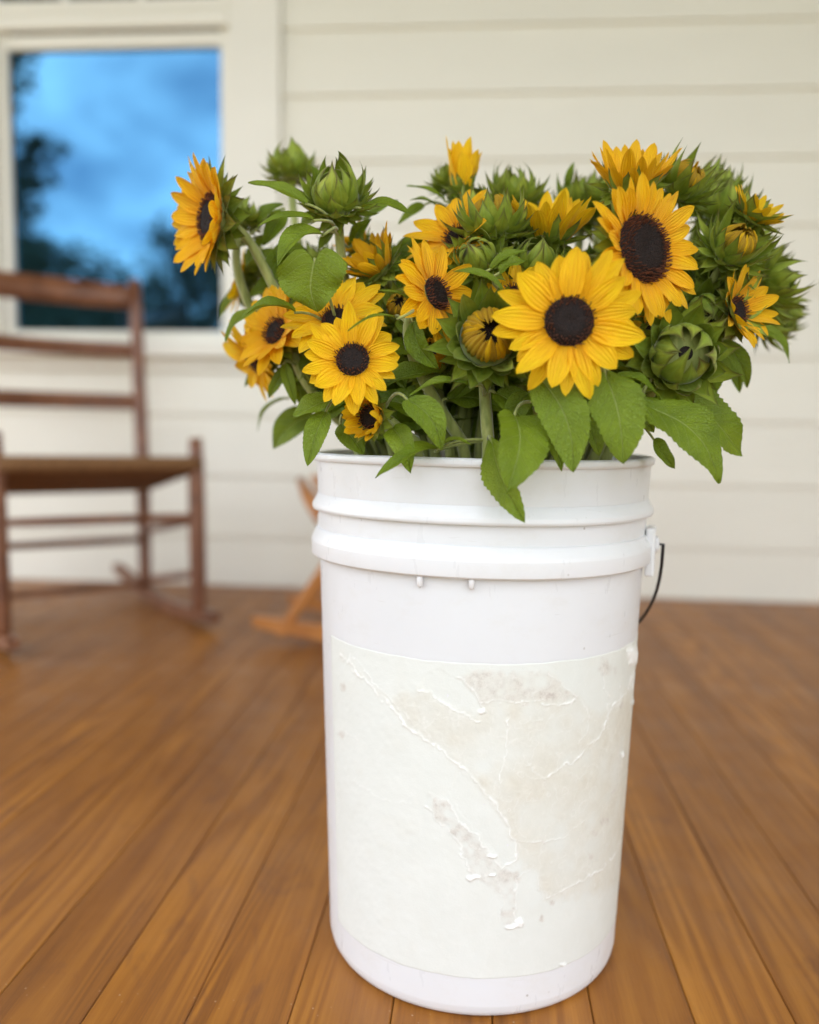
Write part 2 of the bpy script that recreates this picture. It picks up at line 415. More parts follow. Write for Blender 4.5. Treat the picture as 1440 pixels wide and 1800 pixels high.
bx('casing', -1.588, -1.437, YW - 0.032, YW + 0.0, 0.722, 2.56, TRIM, win)
bx('casing', -1.61, -0.56, YW - 0.036, YW + 0.0, 2.562, 2.70, TRIM, win)
bx('sill', -1.63, -0.555, YW - 0.070, YW + 0.05, 0.676, 0.7205, TRIM, win, 0.005)
bx('apron', -1.59, -0.585, YW - 0.030, YW - 0.020, 0.640, 0.675, TRIM, win)
for (a, b_, y0, y1, z0, z1) in ((GX1, -0.7345, -0.004, 0.035, 0.7215, 1.64), (-1.4355, GX0, -0.004, 0.035, 0.7215, 1.64)):
    bx('sash_frame', a, b_, YW + y0, YW + y1, z0, z1, TRIM, win)
bx('sash_frame', GX0, GX1, YW - 0.003, YW + 0.034, 0.722, 0.757, TRIM, win, 0.003)
bx('sash_frame', GX0, GX1, YW - 0.003, YW + 0.034, 1.565, 1.606, TRIM, win, 0.003)
bx('sash_frame', -1.4355, -0.7345, YW - 0.029, YW - 0.006, 1.6085, 1.652, TRIM, win, 0.005)
bx('sash_frame', -1.4355, -0.7345, YW - 0.026, YW - 0.0065, 1.653, 1.690, TRIM, win, 0.006)
for (a, b_) in ((-0.766, -0.7350), (-1.4350, -1.452 + 0.03)):
    bx('sash_frame', min(a, b_), max(a, b_), YW - 0.025, YW + 0.010, 1.691, 2.55, TRIM, win)
for x in (-1.222, -0.994):
    bx('muntin', x - 0.008, x + 0.008, YW - 0.016, YW + 0.004, 1.6915, 2.55, TRIM, win)
bx('pane', GX0 - 0.004, GX1 + 0.004, YW + 0.014, YW + 0.019, 0.753, 1.569, GLASS, win, 0)
for (a, b_) in ((-1.426, -1.2305), (-1.2135, -1.0025), (-0.9855, -0.762)):
    bx('pane', a, b_, YW - 0.006, YW - 0.002, 1.688, 2.55, GLASS, win, 0)
bx('porch_ceiling', -3.5, 2.0, YF, YW, 2.90, 2.93, CEIL, house, 0)
bx('porch_beam', -3.5, 2.0, YF - 0.02, YF + 0.12, 2.935, 3.05, TRIM, house)
bx('roof', -3.8, 2.6, YF - 0.3, 9.5, 3.06, 3.16, ROOF, house, 0)
bx('unseen_end_wall', -3.55, -3.5, YW + 0.02, 9.0, -0.45, 3.05, SIDING, house, 0)
bx('unseen_end_wall', 1.95, 2.02, YF, 9.0, -0.45, 3.05, SIDING, house, 0)  # right wall added out of view to cut daylight from that side
bx('back_wall', -3.5, 1.95, 9.0, 9.05, -0.45, 3.05, SIDING, house, 0)
for x in (-3.42, -0.95):
    bx('porch_post', x - 0.07, x + 0.07, YF + 0.02, YF + 0.16, 0.001, 2.899, TRIM, house)

# ------------------------------------------------------------------ trees across the lawn (seen in the window pane)
def tree(x, y, h, r, label, seed, low=0.15, n=2600, leaf=0.16):
    rnd = random.Random(seed); root = empty('tree', (x, y, -0.45), label, 'tree', 'trees across the lawn')
    p0 = Vector((x, y, -0.45)); top = p0 + Vector((rnd.uniform(-.3, .3), rnd.uniform(-.3, .3), h * 0.8))
    V, F = [], []
    def add(v, f):
        o = len(V); V.extend(v); F.extend([tuple(i + o for i in q) for q in f])
    v, f, _ = tube(bez(p0, p0 + Vector((.1, 0, h * .3)), top - Vector((.2, 0, h * .2)), top, 8), [h * .022 * (1 - .1 * k) for k in range(9)], 8); add(v, f)
    clumps = []
    for k in range(22):
        t = rnd.uniform(low, 1.0); a = rnd.uniform(0, 6.283); rr = r * math.sin(math.pi * min(1, max(0.12, (1 - t) * 0.8 + .12))) * rnd.uniform(.5, 1)
        c = p0 + Vector((math.cos(a) * rr, math.sin(a) * rr, h * t)); clumps.append((c, r * rnd.uniform(.25, .48)))
        s = p0 + Vector((0, 0, h * max(0.08, t - .2)))
        v, f, _ = tube([s, (s + c) / 2 + Vector((0, 0, .1)), c], [h * .007, h * .005, h * .002], 5); add(v, f)
    mesh('trunk', V, F, BARK, root)
    V, F = [], []
    for k in range(n):
        c, cr = clumps[rnd.randrange(len(clumps))]
        d = Vector((rnd.gauss(0, 1), rnd.gauss(0, 1), rnd.gauss(0, .8))).normalized() * cr * rnd.uniform(.3, 1.05)
        q = c + d; nn = Vector((rnd.gauss(0, 1), rnd.gauss(0, 1), rnd.gauss(.5, 1))); a, b, _ = frame(nn)
        s = leaf * rnd.uniform(.6, 1.5) * (h / 8) ** .5; o = len(V)
        V += [q + a * s, q + b * s * .6, q - a * s, q - b * s * .6]; F.append((o, o + 1, o + 2, o + 3))
    mesh('crown', V, F, CROWN, root, smooth=False)
def refl(px, d): return at(px, 600, 2.516).x / 2.516 * d, 5.03 - d
for (px, d, h, r, lab, sd_, low) in (
        (88, 32, 7.7, 2.2, 'tall dark tree mirrored low at the left of the window', 1, .1),
        (20, 36, 7.6, 2.4, 'dark tree mirrored at the very left edge of the window', 2, .1),
        (215, 31, 6.6, 3.2, 'broad low tree mirrored above the chair slat', 3, .05),
        (300, 31, 7.4, 3.2, 'rounded tree mirrored in the middle foot of the window', 4, .05),
        (375, 29, 7.4, 3.0, 'dense tree mirrored at the lower right of the window', 5, .05),
        (140, 33, 6.8, 3.2, 'small tree mirrored between two taller ones', 6, .05),
        (440, 31, 7.2, 2.8, 'dense tree standing right of the mirrored tree line', 8, .05),
        (600, 34, 8.0, 3.0, 'bushy tree far right of the mirrored tree line', 9, .05),
        (-150, 33, 9.0, 3.0, 'leafy tree standing left of the mirrored tree line', 10, .05)):
    x, y = refl(px, d); tree(x, y, h, r, lab, sd_, low)
x, y = refl(-65, 17); tree(x, y, 9.2, 2.0, 'near tree whose branches are mirrored at the window top left', 7, .4, 2600, .13)

# ------------------------------------------------------------------ bucket
BC = Vector((0.0026, 0.7892, 0))
bucket = empty('bucket', BC, 'tall white plastic bucket with torn label residue, holding the sunflowers', 'bucket')
def rounded(pr, d=0.0009):
    o = [pr[0]]
    for i in range(1, len(pr) - 1):
        a, b, c = (Vector(pr[i - 1]), Vector(pr[i]), Vector(pr[i + 1]))
        u = (a - b); v = (c - b); da = min(d, u.length * .4); dc = min(d, v.length * .4)
        p, q = b + u.normalized() * da, b + v.normalized() * dc
        o += [tuple(p), tuple((p + b * 2 + q) / 4), tuple(q)]
    o.append(pr[-1]); return o
def rbody(z): return 0.1352 + (0.1472 - 0.1352) * min(1, max(0, z / 0.366))
prof = [(0.002, 0.004), (0.118, 0.004), (0.1225, 0.0005), (0.1275, 0.0005), (0.1318, 0.0022), (0.1342, 0.0060), (rbody(.012), 0.012)]
prof += [(rbody(z), z) for z in (0.03, 0.08, 0.14, 0.2, 0.26, 0.31, 0.34, 0.372)]
prof += [(0.1486, 0.386), (0.1488, 0.412), (0.1500, 0.436), (0.1509, 0.4512), (0.1502, 0.4566), (0.1488, 0.4568), (0.1480, 0.452), (0.1462, 0.40), (0.133, 0.03), (0.128, 0.012), (0.002, 0.011)]
V, F = lathe(rounded(prof), BC, 160); mesh('body', V, F, BUCKET, bucket)
def ringpart(name, pr):
    V, F = lathe(rounded(pr + [pr[0]], 0.00040), BC, 160)
    # tiny moulding unevenness
    V = [(v[0], v[1], v[2] + 0.0005 * math.sin(math.atan2(v[1] - BC.y, v[0]) * 3 + 1)) for v in V]
    return mesh(name, V, F, BUCKET, bucket)
ringpart('rim', [(0.1497, 0.4508), (0.1532, 0.4508), (0.1539, 0.4530), (0.1537, 0.4562), (0.1515, 0.4577), (0.1488, 0.4574)])
ringpart('collar', [(0.1478, 0.4077), (0.1538, 0.4077), (0.1545, 0.4098), (0.1541, 0.4128), (0.1518, 0.4165), (0.1492, 0.4220), (0.1478, 0.4220)])
ringpart('collar', [(0.1465, 0.3668), (0.1530, 0.3665), (0.1548, 0.3680), (0.1550, 0.3800), (0.1542, 0.3828), (0.1502, 0.3905), (0.1465, 0.3925)])
def cyl_pt(a, r, z): return Vector((BC.x + r * math.cos(a), BC.y + r * math.sin(a), z))
EA = rad(-12.5)
for a0, nm in ((EA, 'handle_ear'), (EA + math.pi, 'handle_ear')):
    V = []; sx, sz = 7, 7; 
    R3 = Matrix.Rotation(a0, 3, 'Z')
    v1, f1 = box(cyl_pt(a0, 0.1530, 0.3760), (0.008, 0.030, 0.042), R3, 0.002)
    v2, f2 = box(cyl_pt(a0, 0.1575, 0.382), (0.006, 0.012, 0.014), R3, 0.004)
    mesh(nm, v1, f1, BUCKET, bucket, smooth=False); mesh('pivot_boss', v2, f2, BUCKET, bucket, smooth=False)
pts = []
for k in range(49):
    t = k / 48 * math.pi; s = math.sin(t)
    r_ = 0.1635 - 0.004 * s
    pts.append(cyl_pt(EA + t, r_, 0.3820 - 0.155 * s ** 0.75))
pts = [cyl_pt(EA, 0.158, 0.3820)] + pts[0:] + [cyl_pt(EA + math.pi, 0.158, 0.3820)]
V, F, _ = tube(pts, [0.0015] * len(pts), 8); mesh('bail_handle', V, F, WIRE, bucket)

def on_bucket(px, py, off=0.0):
    """surface point of the bucket body under photo pixel px, py"""
    d = (FWD + RGT * ((px - 720) / FPX) + UPV * ((900 - py) / FPX)).normalized(); r = 0.145
    for _ in range(6):
        ox, oy = CAM.x - BC.x, CAM.y - BC.y
        a = d.x ** 2 + d.y ** 2; b = 2 * (ox * d.x + oy * d.y); c = ox * ox + oy * oy - (r + off) ** 2
        D = max(0, b * b - 4 * a * c); t = (-b - math.sqrt(D)) / (2 * a); p = CAM + d * t; r = rbody(p.z)
    return p
for (px, py) in ((738, 1024), (829, 1028)):
    p = on_bucket(px, py, 0.0025); o = Vector((p.x - BC.x, p.y - BC.y, 0)).normalized()
    V, F, _ = tube([p + Vector((0, 0, .007)), p + Vector((0, 0, .002)), p - Vector((0, 0, .002)), p - Vector((0, 0, .0038))], [.0026, .0026, .0024, .0010], 8)
    mesh('peg', V, F, BUCKET, bucket)

# torn label: a thin sheet on the wall of the bucket whose relief follows the tear lines
def cr(pts): return np.array([(540 + x * .4444, 1100 + y * .4444) for x, y in pts])
NT, NZ = 460, 330
th = np.linspace(rad(-90 - 61), rad(-90 + 88), NT); zz = np.linspace(0.036, 0.3015, NZ)
TH, ZZ = np.meshgrid(th, zz)
RB = 0.1352 + (0.1472 - 0.1352) * ZZ / 0.366
X = BC.x + RB * np.cos(TH); Yc = BC.y + RB * np.sin(TH)
dx, dy, dz = X, Yc, ZZ - CAM_H
zc = dx * FWD.x + dy * FWD.y + dz * FWD.z
PX = 720 + FPX * (dx * RGT.x + dy * RGT.y + dz * RGT.z) / zc
PY = 900 - FPX * (dx * UPV.x + dy * UPV.y + dz * UPV.z) / zc
rs = np.random.RandomState(3)
def smooth_noise(shape, cell, seed):
    r = np.random.RandomState(seed); gy, gx = shape[0] // cell + 3, shape[1] // cell + 3
    g_ = r.randn(gy, gx); y = np.arange(shape[0]) / cell; x = np.arange(shape[1]) / cell
    y0 = y.astype(int); x0 = x.astype(int); fy = (y - y0)[:, None]; fx = (x - x0)[None]
    fy = fy * fy * (3 - 2 * fy); fx = fx * fx * (3 - 2 * fx)
    a = g_[y0][:, x0]; b = g_[y0][:, x0 + 1]; c = g_[y0 + 1][:, x0]; d = g_[y0 + 1][:, x0 + 1]
    return (a * (1 - fx) + b * fx) * (1 - fy) + (c * (1 - fx) + d * fx) * fy
n_f = [smooth_noise(TH.shape, c, 10 + c) for c in (3, 6, 14, 40)]
WX = PX + 1.3 * n_f[0] + 1.8 * n_f[1] + 2.0 * n_f[2]; WY = PY + 1.3 * smooth_noise(TH.shape, 3, 91) + 1.8 * smooth_noise(TH.shape, 6, 92) + 2.0 * smooth_noise(TH.shape, 14, 93)
def dline(P, close=False):
    P = np.asarray(P, float)
    if close: P = np.vstack([P, P[:1]])
    D = np.full(TH.shape, 1e9)
    for a, b in zip(P[:-1], P[1:]):
        ab = b - a; t = np.clip(((WX - a[0]) * ab[0] + (WY - a[1]) * ab[1]) / (ab @ ab + 1e-9), 0, 1)
        D = np.minimum(D, np.hypot(WX - a[0] - t * ab[0], WY - a[1] - t * ab[1]))
    return D
def inside(P):
    P = np.asarray(P, float); r = np.zeros(TH.shape, bool)
    for a, b in zip(P, np.roll(P, -1, 0)):
        c = ((a[1] > WY) != (b[1] > WY)) & (WX < (b[0] - a[0]) * (WY - a[1]) / (b[1] - a[1] + 1e-9) + a[0]); r ^= c
    return r
def soft(P, w_=3.0):
    s = np.where(inside(P), 1, -1) * dline(P, True); return np.clip(s / w_ + .5, 0, 1)
C1 = [(140, 115), (190, 170), (320, 320), (400, 400), (500, 470), (600, 550), (690, 630), (760, 720), (800, 790), (825, 860), (825, 930)]
beige = soft(cr(C1 + [(860, 960), (905, 975), (940, 1080), (1150, 1060), (1500, 860), (1500, 300), (1280, 250), (1190, 350), (1110, 340), (1060, 270), (960, 190), (590, 185), (690, 310), (700, 350), (620, 350), (520, 290), (440, 250), (330, 300)]), 16)
beige = np.clip(beige * (0.60 + .30 * n_f[3] * .5 + .12 * n_f[2]) + 0.06 * n_f[2], 0, 1)
right = np.clip((PX - 1000) / 120, 0, 1); beige = np.clip(beige + .25 * right * (PY < 1600), 0, 1)
strip = soft(cr([(480, 665), (560, 700), (600, 770), (690, 860), (770, 955), (830, 975), (815, 1010), (828, 1080), (822, 1165), (780, 1195), (760, 1100), (750, 1040), (650, 985), (620, 880), (560, 800), (465, 710)]), 7)
top = soft(cr([(590, 192), (720, 178), (960, 190), (1070, 285), (1060, 298), (900, 290), (780, 290), (700, 312)]), 9)
dirt = np.clip(top * (.42 + .22 * n_f[1] + .2 * n_f[2]) + strip * (.34 + .22 * n_f[1] + .2 * n_f[2]), 0, 1)
peel = np.maximum(soft(cr([(600, 575), (690, 645), (760, 740), (800, 810), (820, 870), (815, 925), (770, 945), (700, 850), (620, 760), (560, 660)]), 3),
                  soft(cr([(480, 185), (580, 190), (620, 230), (690, 312), (690, 345), (640, 365), (520, 275), (450, 250)]), 3))
for (cx_, cy_, rr_) in ((1025, 265, 11), (858, 312, 6), (828, 240, 4), (1245, 310, 9), (1175, 775, 12), (1140, 820, 9), (1120, 915, 8), (1180, 165, 22), (1210, 660, 7), (932, 858, 5), (830, 995, 14), (812, 1115, 5), (600, 800, 10), (965, 1095, 9), (930, 1160, 6), (505, 690, 10), (540, 715, 7), (140, 430, 12), (150, 240, 12)):
    q = cr([(cx_, cy_)])[0]; dirt = np.maximum(dirt, .8 * np.clip(1.4 - np.hypot(WX - q[0], WY - q[1]) / (rr_ * .55), 0, 1))
ZLO = ZZ.min(); 
edge = np.clip(1 - np.minimum((ZZ - ZLO) / .0016, (ZZ.max() - ZZ) / .0016), 0, 1)
dirt = np.maximum(dirt, edge * np.clip(.45 + .4 * n_f[2], 0, .9))
H = 0.00022 + 0.00005 * n_f[0] * (.2 + beige) + .00004 * n_f[1]
H += 0.00035 * beige + 0.0003 * strip - .00017 * peel
ridge = np.zeros(TH.shape)
LINES = [(C1, 2.6, 1.0), ([(180, 130), (250, 205), (330, 300), (420, 390), (460, 440)], 2.0, .6), ([(165, 120), (175, 175), (260, 235)], 3, .8),
    ([(590, 192), (640, 235), (690, 305), (700, 345)], 2.0, .7), ([(690, 378), (640, 360), (590, 345), (520, 285), (440, 255)], 2.0, .8),
    ([(690, 300), (780, 290), (900, 297), (945, 290)], 2.0, .8), ([(930, 310), (1000, 312), (1075, 296)], 2.4, .9),
    ([(960, 192), (1020, 235), (1075, 290), (1112, 345), (1105, 420), (1080, 465)], 1.8, .6),
    ([(1285, 180), (1283, 245), (1235, 290), (1190, 350), (1172, 405), (1120, 465), (1050, 535), (955, 592)], 3.0, 1.0),
    ([(1170, 170), (1175, 260), (1195, 290), (1190, 345)], 2.2, .6), ([(1245, 240), (1240, 300), (1195, 345)], 2.0, .5),
    ([(800, 350), (792, 440), (780, 520), (765, 620)], 2.0, .8), ([(845, 510), (900, 570), (945, 600)], 1.8, .45), ([(780, 560), (900, 600), (960, 590)], 1.5, .3),
    ([(1235, 850), (1200, 925), (1130, 985), (1030, 1040), (945, 1075)], 2.2, .9), ([(1100, 775), (1030, 820), (930, 860), (825, 845)], 1.8, .6),
    ([(468, 708), (540, 790), (600, 850), (625, 930), (655, 985)], 2.2, .8), ([(560, 700), (600, 770), (690, 858), (735, 920), (770, 958)], 2.0, .8),
    ([(770, 958), (800, 935), (828, 930)], 2.2, 1.0), ([(830, 1000), (826, 1080), (822, 1170)], 2.2, .8), ([(840, 1000), (890, 968), (915, 1000), (930, 1080)], 1.4, .5),
    ([(760, 1050), (770, 1100), (757, 1165)], 1.6, .5), ([(340, 340), (420, 385), (520, 372), (600, 365), (690, 380)], 1.5, .35),
    ([(830, 840), (850, 700), (900, 640)], 1.3, .3), ([(1070, 600), (1060, 700), (1090, 790)], 1.3, .25), ([(160, 420), (230, 470)], 1.6, .3), ([(150, 600), (330, 700), (470, 705)], 1.4, .3),
    ([(690, 985), (740, 990), (770, 1040)], 1.6, .5), ([(640, 870), (700, 880)], 1.4, .4), ([(800, 400), (1000, 430), (1090, 420)], 1.2, .25)]
for L_, wd, hh in LINES:
    d_ = dline(cr(L_)); ridge = np.maximum(ridge, hh * np.clip(1.25 - d_ / (wd * .62), 0, 1) * np.clip(.75 + .35 * n_f[0] + .25 * n_f[1], .15, 1.3))
fl = np.zeros(TH.shape)
for (x_, y_, a_, b_) in ((660, 998, 18, 7), (728, 915, 12, 6), (728, 987, 9, 4), (810, 1188, 30, 9), (832, 1172, 10, 14), (1018, 1340, 10, 6), (1297, 300, 14, 12), (1245, 512, 8, 8), (690, 345, 14, 7), (1290, 120, 16, 30)):
    q = cr([(x_, y_)])[0]; fl = np.maximum(fl, np.clip(1.5 - np.hypot((WX - q[0]) / (a_ * .4444), (WY - q[1]) / (b_ * .4444)), 0, 1))
H = H + 0.00046 * ridge + 0.0014 * fl
H = np.where((ZZ <= zz[1]) | (ZZ >= zz[-2]), -0.0004, H); H[:, :1] = -0.0004; H[:, -1:] = -0.0004
fib = np.clip(1.2 - np.abs(n_f[2] * 1.0 + .6 * n_f[1]) / .10, 0, 1) * np.clip(.3 + beige, 0, 1)
H = H + .00010 * fib
light = np.clip(ridge * .75 + fl + .22 * fib, 0, 1)
Rv = RB + H
ed = rs.rand(NT) * .0006
V = np.stack([BC.x + Rv * np.cos(TH), BC.y + Rv * np.sin(TH), ZZ + np.where(ZZ < .04, 1, 0) * .0003 * n_f[2] + np.where(ZZ > .298, 1, 0) * .0003 * n_f[2]], -1).reshape(-1, 3)
lab = mesh('label_residue', V.tolist(), grid_faces(NT, NZ), LABEL, bucket)
ca = lab.data.color_attributes.new('tint', 'FLOAT_COLOR', 'POINT')
ca.data.foreach_set('color', np.stack([beige, dirt * (1 - fl), light, np.ones_like(beige)], -1).astype(np.float32).ravel())

# ------------------------------------------------------------------ rocking chair, red-brown, seen from behind
def post(name, pts, r, mat, root, seg=12, ends=None):
    P = [Vector(p) for p in pts]; Q = []
    for i in range(len(P) - 1):
        for k in range(6): Q.append(P[i].lerp(P[i + 1], k / 6))
    Q.append(P[-1]); n = len(Q)
    R_ = []
    for i in range(n):
        t = i / (n - 1); e = 1.0
        if ends: e = 1 - ends * abs(2 * t - 1) ** 3
        R_.append(r * e)
    V, F, _ = tube(Q, R_, seg); return mesh(name, V, F, mat, root)
FR, FL_, RR, RL = Vector((-.664, 1.978, 0)), Vector((-.985, 1.68, 0)), Vector((-.895, 2.226, 0)), Vector((-1.215, 1.93, 0))
rc = empty('rocking_chair', (-0.94, 1.95, 0), 'red-brown ladder back rocking chair with a woven rush seat below the window', 'rocking chair')
def up(p, z, dx=0, dy=0): return Vector((p.x + dx, p.y + dy, z))
rm = at(250, 800, 2.265); rt = at(237, 492, 2.34)
off = RL - RR; lm, lt = rm + off, rt + off
post('back_post', [up(RR, .03), rm, rt], .0190, WOOD_RED, rc, ends=.22)
post('back_post', [up(RL, .03), lm, lt], .0190, WOOD_RED, rc, ends=.22)
post('front_post', [up(FR, .028), up(FR, .20, -.002), at(344, 770, 1.985)], .0205, WOOD_RED, rc, ends=.25)
post('front_post', [up(FL_, .028), up(FL_, .20, -.004), up(FL_, .46, -.012, .01)], .0205, WOOD_RED, rc, ends=.25)
def slat(z, hgt, curve=.03, crown=.0):
    n = 14; V = []
    t_ = (z - rm.z) / (rt.z - rm.z); a = lm.lerp(lt, t_); b = rm.lerp(rt, t_)
    for i in range(n + 1):
        t = i / n; p = a.lerp(b, t); bow = math.sin(math.pi * t); p = p + Vector((-.7, .7, 0)) * (curve * bow)
        h2 = hgt / 2 + crown * bow
        for (dy, dz) in ((-.004, -hgt / 2), (-.0045, 0), (-.004, h2), (.004, h2), (.0045, 0), (.004, -hgt / 2)): V.append(p + Vector((0, dy, dz)))
    F = grid_faces(6, n + 1, 0, True); F.append(tuple(range(6))); F.append(tuple(n * 6 + k for k in range(6)))
    mesh('back_slat', V, F, WOOD_RED, rc)
slat(at(225, 524, 2.33).z, .062, crown=.006); slat(at(235, 617, 2.31).z, .040); slat(at(240, 707, 2.29).z, .042)
def rung(a, b, r=.0105): post('rung', [a, a.lerp(b, .5), b], r, WOOD_RED, rc, 10, ends=.25)
rung(up(FL_, .272), up(FR, .262)); rung(up(FL_, .13), up(FR, .13)) if False else None
rung(up(RL, .178), up(RR, .170)); rung(up(RL, .055), up(RR, .050))
rung(up(FR, .255), up(RR, .195)); rung(up(FR, .125), up(RR, .060)); rung(up(FL_, .262), up(RL, .200)); rung(up(FL_, .125), up(RL, .070))
def rocker(a, b, root, mat, ext0=.10, ext1=.05, w_=.012, h_=.034, name='rocker'):
    d = (b - a); d.z = 0; L = d.length; d.normalize(); nrm = Vector((-d.y, d.x, 0)); V = []; n = 20
    for i in range(n + 1):
        s = -ext0 + (L + ext0 + ext1) * i / n; m_ = (s - L / 2); z = .35 * m_ * m_
        p = a + d * s; tp = 1 - .35 * abs(2 * i / n - 1) ** 4
        for (u_, v_) in ((-1, 0), (1, 0), (1, 1), (-1, 1)): V.append(Vector((p.x, p.y, z + v_ * h_ * tp + .0005)) + nrm * (u_ * w_))
    F = grid_faces(4, n + 1, 0, True); F.append((0, 1, 2, 3)); F.append((n * 4 + 3, n * 4 + 2, n * 4 + 1, n * 4))
    mesh(name, V, F, mat, root, smooth=False)
rocker(up(FR, 0), up(RR, 0), rc, WOOD_RED, .09, .22); rocker(up(FL_, 0), up(RL, 0), rc, WOOD_RED, .09, .22)
# rush seat, tipped back: cords wrapped round the four rails
sA, sB, sC, sD = up(FL_, .394), up(FR, .388), up(RR, .318), up(RL, .322)
V = []; nu, nv = 61, 41
for side in (1, -1):
    for j in range(nv):
        for i in range(nu):
            u_, v_ = i / (nu - 1), j / (nv - 1); p = sA.lerp(sB, u_).lerp(sD.lerp(sC, u_), v_)
            e = min(u_, 1 - u_, v_, 1 - v_); tri = u_ if min(u_, 1 - u_) > min(v_, 1 - v_) * 1.0 else v_
            cord = .0016 * math.cos((tri * 44) * 2 * math.pi / 2)
            z = side * (.020 * (1 - max(0, 1 - e / .10) ** 2) ** .5 + cord) - .006 * math.sin(math.pi * u_) * math.sin(math.pi * v_)
            V.append(p + Vector((0, 0, z)))
F = grid_faces(nu, nv) + [tuple(reversed(f)) for f in grid_faces(nu, nv, nu * nv)]
mesh('rush_seat', V, F, RUSH, rc)
for (a, b) in ((sA, sB), (sB, sC), (sC, sD), (sD, sA)):
    post('seat_rail', [a, a.lerp(b, .5), b], .0185, RUSH, rc, 10)

# ------------------------------------------------------------------ honey coloured low rocker half hidden behind the bucket
hc = empty('rocking_chair', (-0.12, 1.96, 0), 'honey coloured low wooden rocking chair mostly hidden behind the white bucket', 'rocking chair')
for y in (1.83, 2.10):
    rocker(Vector((-.42, y, 0)), Vector((.10, y, 0)), hc, WOOD_HONEY, .07 if y < 2 else .05, .10, .014, .036)
    v, f = box((0, 0, 0), (.030, .022, .42), None, .003)
    dr = Vector((.20, 0, .30)).normalized(); R3 = dr.to_track_quat('Z', 'Y').to_matrix()
    mesh('front_leg', [R3 @ q + Vector((-.315, y, .195)) for q in v], f, WOOD_HONEY, hc, smooth=False)
    v, f = box((0, 0, 0), (.030, .022, .30), None, .003)
    R3 = Vector((-.12, 0, .30)).normalized().to_track_quat('Z', 'Y').to_matrix()
    mesh('back_leg', [R3 @ q + Vector((.10, y, .16)) for q in v], f, WOOD_HONEY, hc, smooth=False)
    R3 = Vector((.34, 0, -.12)).normalized().to_track_quat('X', 'Z').to_matrix()
    v, f = box((0, 0, 0), (.34, .022, .05), None, .004)
    mesh('seat_rail', [R3 @ q + Vector((-.155, y, .255)) for q in v], f, WOOD_HONEY, hc, smooth=False)
for k in range(7):
    t = k / 6; p = Vector((-.325 + t * .34, 1.965, .362 - t * .14 - .02 * math.sin(math.pi * t)))
    R3 = Vector((.34, 0, -.13)).normalized().to_track_quat('X', 'Z').to_matrix()
    v, f = box((0, 0, 0), (.05, .31, .014), None, .004)
    mesh('seat_slat', [R3 @ q + p for q in v], f, WOOD_HONEY, hc, smooth=False)
for y in (1.83, 2.10):
    P = [Vector((-.412, y + (.12 if y < 2 else 0), .358)), Vector((-.385, y + (.08 if y < 2 else 0), .325)), Vector((-.34, y, .285)), Vector((-.26, y, .265)), Vector((-.02, y, .30)), Vector((.16, y, .34))]
    V, F, _ = tube(P, [.008, .016, .018, .016, .016, .016], 10); mesh('arm', V, F, WOOD_HONEY, hc)
for k in range(5):
    y = 1.84 + k * .0625
    R3 = Vector((.22, 0, .55)).normalized().to_track_quat('Z', 'Y').to_matrix()
    v, f = box((0, 0, 0), (.012, .052, .42), None, .003)
    mesh('back_slat', [R3 @ q + Vector((.11, y, .42)) for q in v], f, WOOD_HONEY, hc, smooth=False)

# ------------------------------------------------------------------ sunflowers
def f_petal(s): return 0.40 * (1 - s) ** 2 + 2.22 * (s + 1e-6) ** 0.68 * max(0, 1 - s) ** 0.66
def f_bract(s): return 2.15 * (s + 0.16) ** 0.5 * max(0, 1 - s) ** 1.45
def f_blunt(s): return 1.35 * (s + 0.2) ** 0.35 * max(0, 1 - s) ** 0.62
def blade(fr, O, phi, r0, z0, a0, a1, L, hw, prof, cup=0.25, twist=0.0, side=0.0, nu=7, nv=12, tipcurl=0.0, grooves=0.0, expo=1.0, wave=0.0):
    X_, Y_, Z_ = fr
    er = X_ * math.cos(phi) + Y_ * math.sin(phi); et = Y_ * math.cos(phi) - X_ * math.sin(phi)
    p = O + er * r0 + Z_ * z0; V, UV = [], []; ds = L / (nv - 1)
    for j in range(nv):
        s = j / (nv - 1); a = a0 + (a1 - a0) * s ** expo + tipcurl * max(0, s - .7) ** 2 * 11
        d = er * math.cos(a) + Z_ * math.sin(a); nn = Z_ * math.cos(a) - er * math.sin(a)
        tw = twist * s; lat = et * math.cos(tw) + nn * math.sin(tw); n2 = nn * math.cos(tw) - et * math.sin(tw)
        w_ = hw * prof(s)
        for i in range(nu):
            u = 2 * i / (nu - 1) - 1
            h = cup * w_ * (u * u) + grooves * w_ * (-1 if i % 2 else 1) * (1 - abs(u)) + wave * w_ * math.sin(s * 9 + phi * 3) * u
            V.append(p + lat * (u * w_) + n2 * h + et * (side * L * s * s)); UV.append((i / (nu - 1), s))
        p = p + d * ds
    return V, grid_faces(nu, nv), UV

def dome(fr, O, prof_, seg=24):
    X_, Y_, Z_ = fr; V = []
    for r, z in prof_:
        for k in range(seg):
            a = 2 * math.pi * k / seg
            V.append(O + (X_ * math.cos(a) + Y_ * math.sin(a)) * r + Z_ * z)
    return V, grid_faces(seg, len(prof_), 0, True)

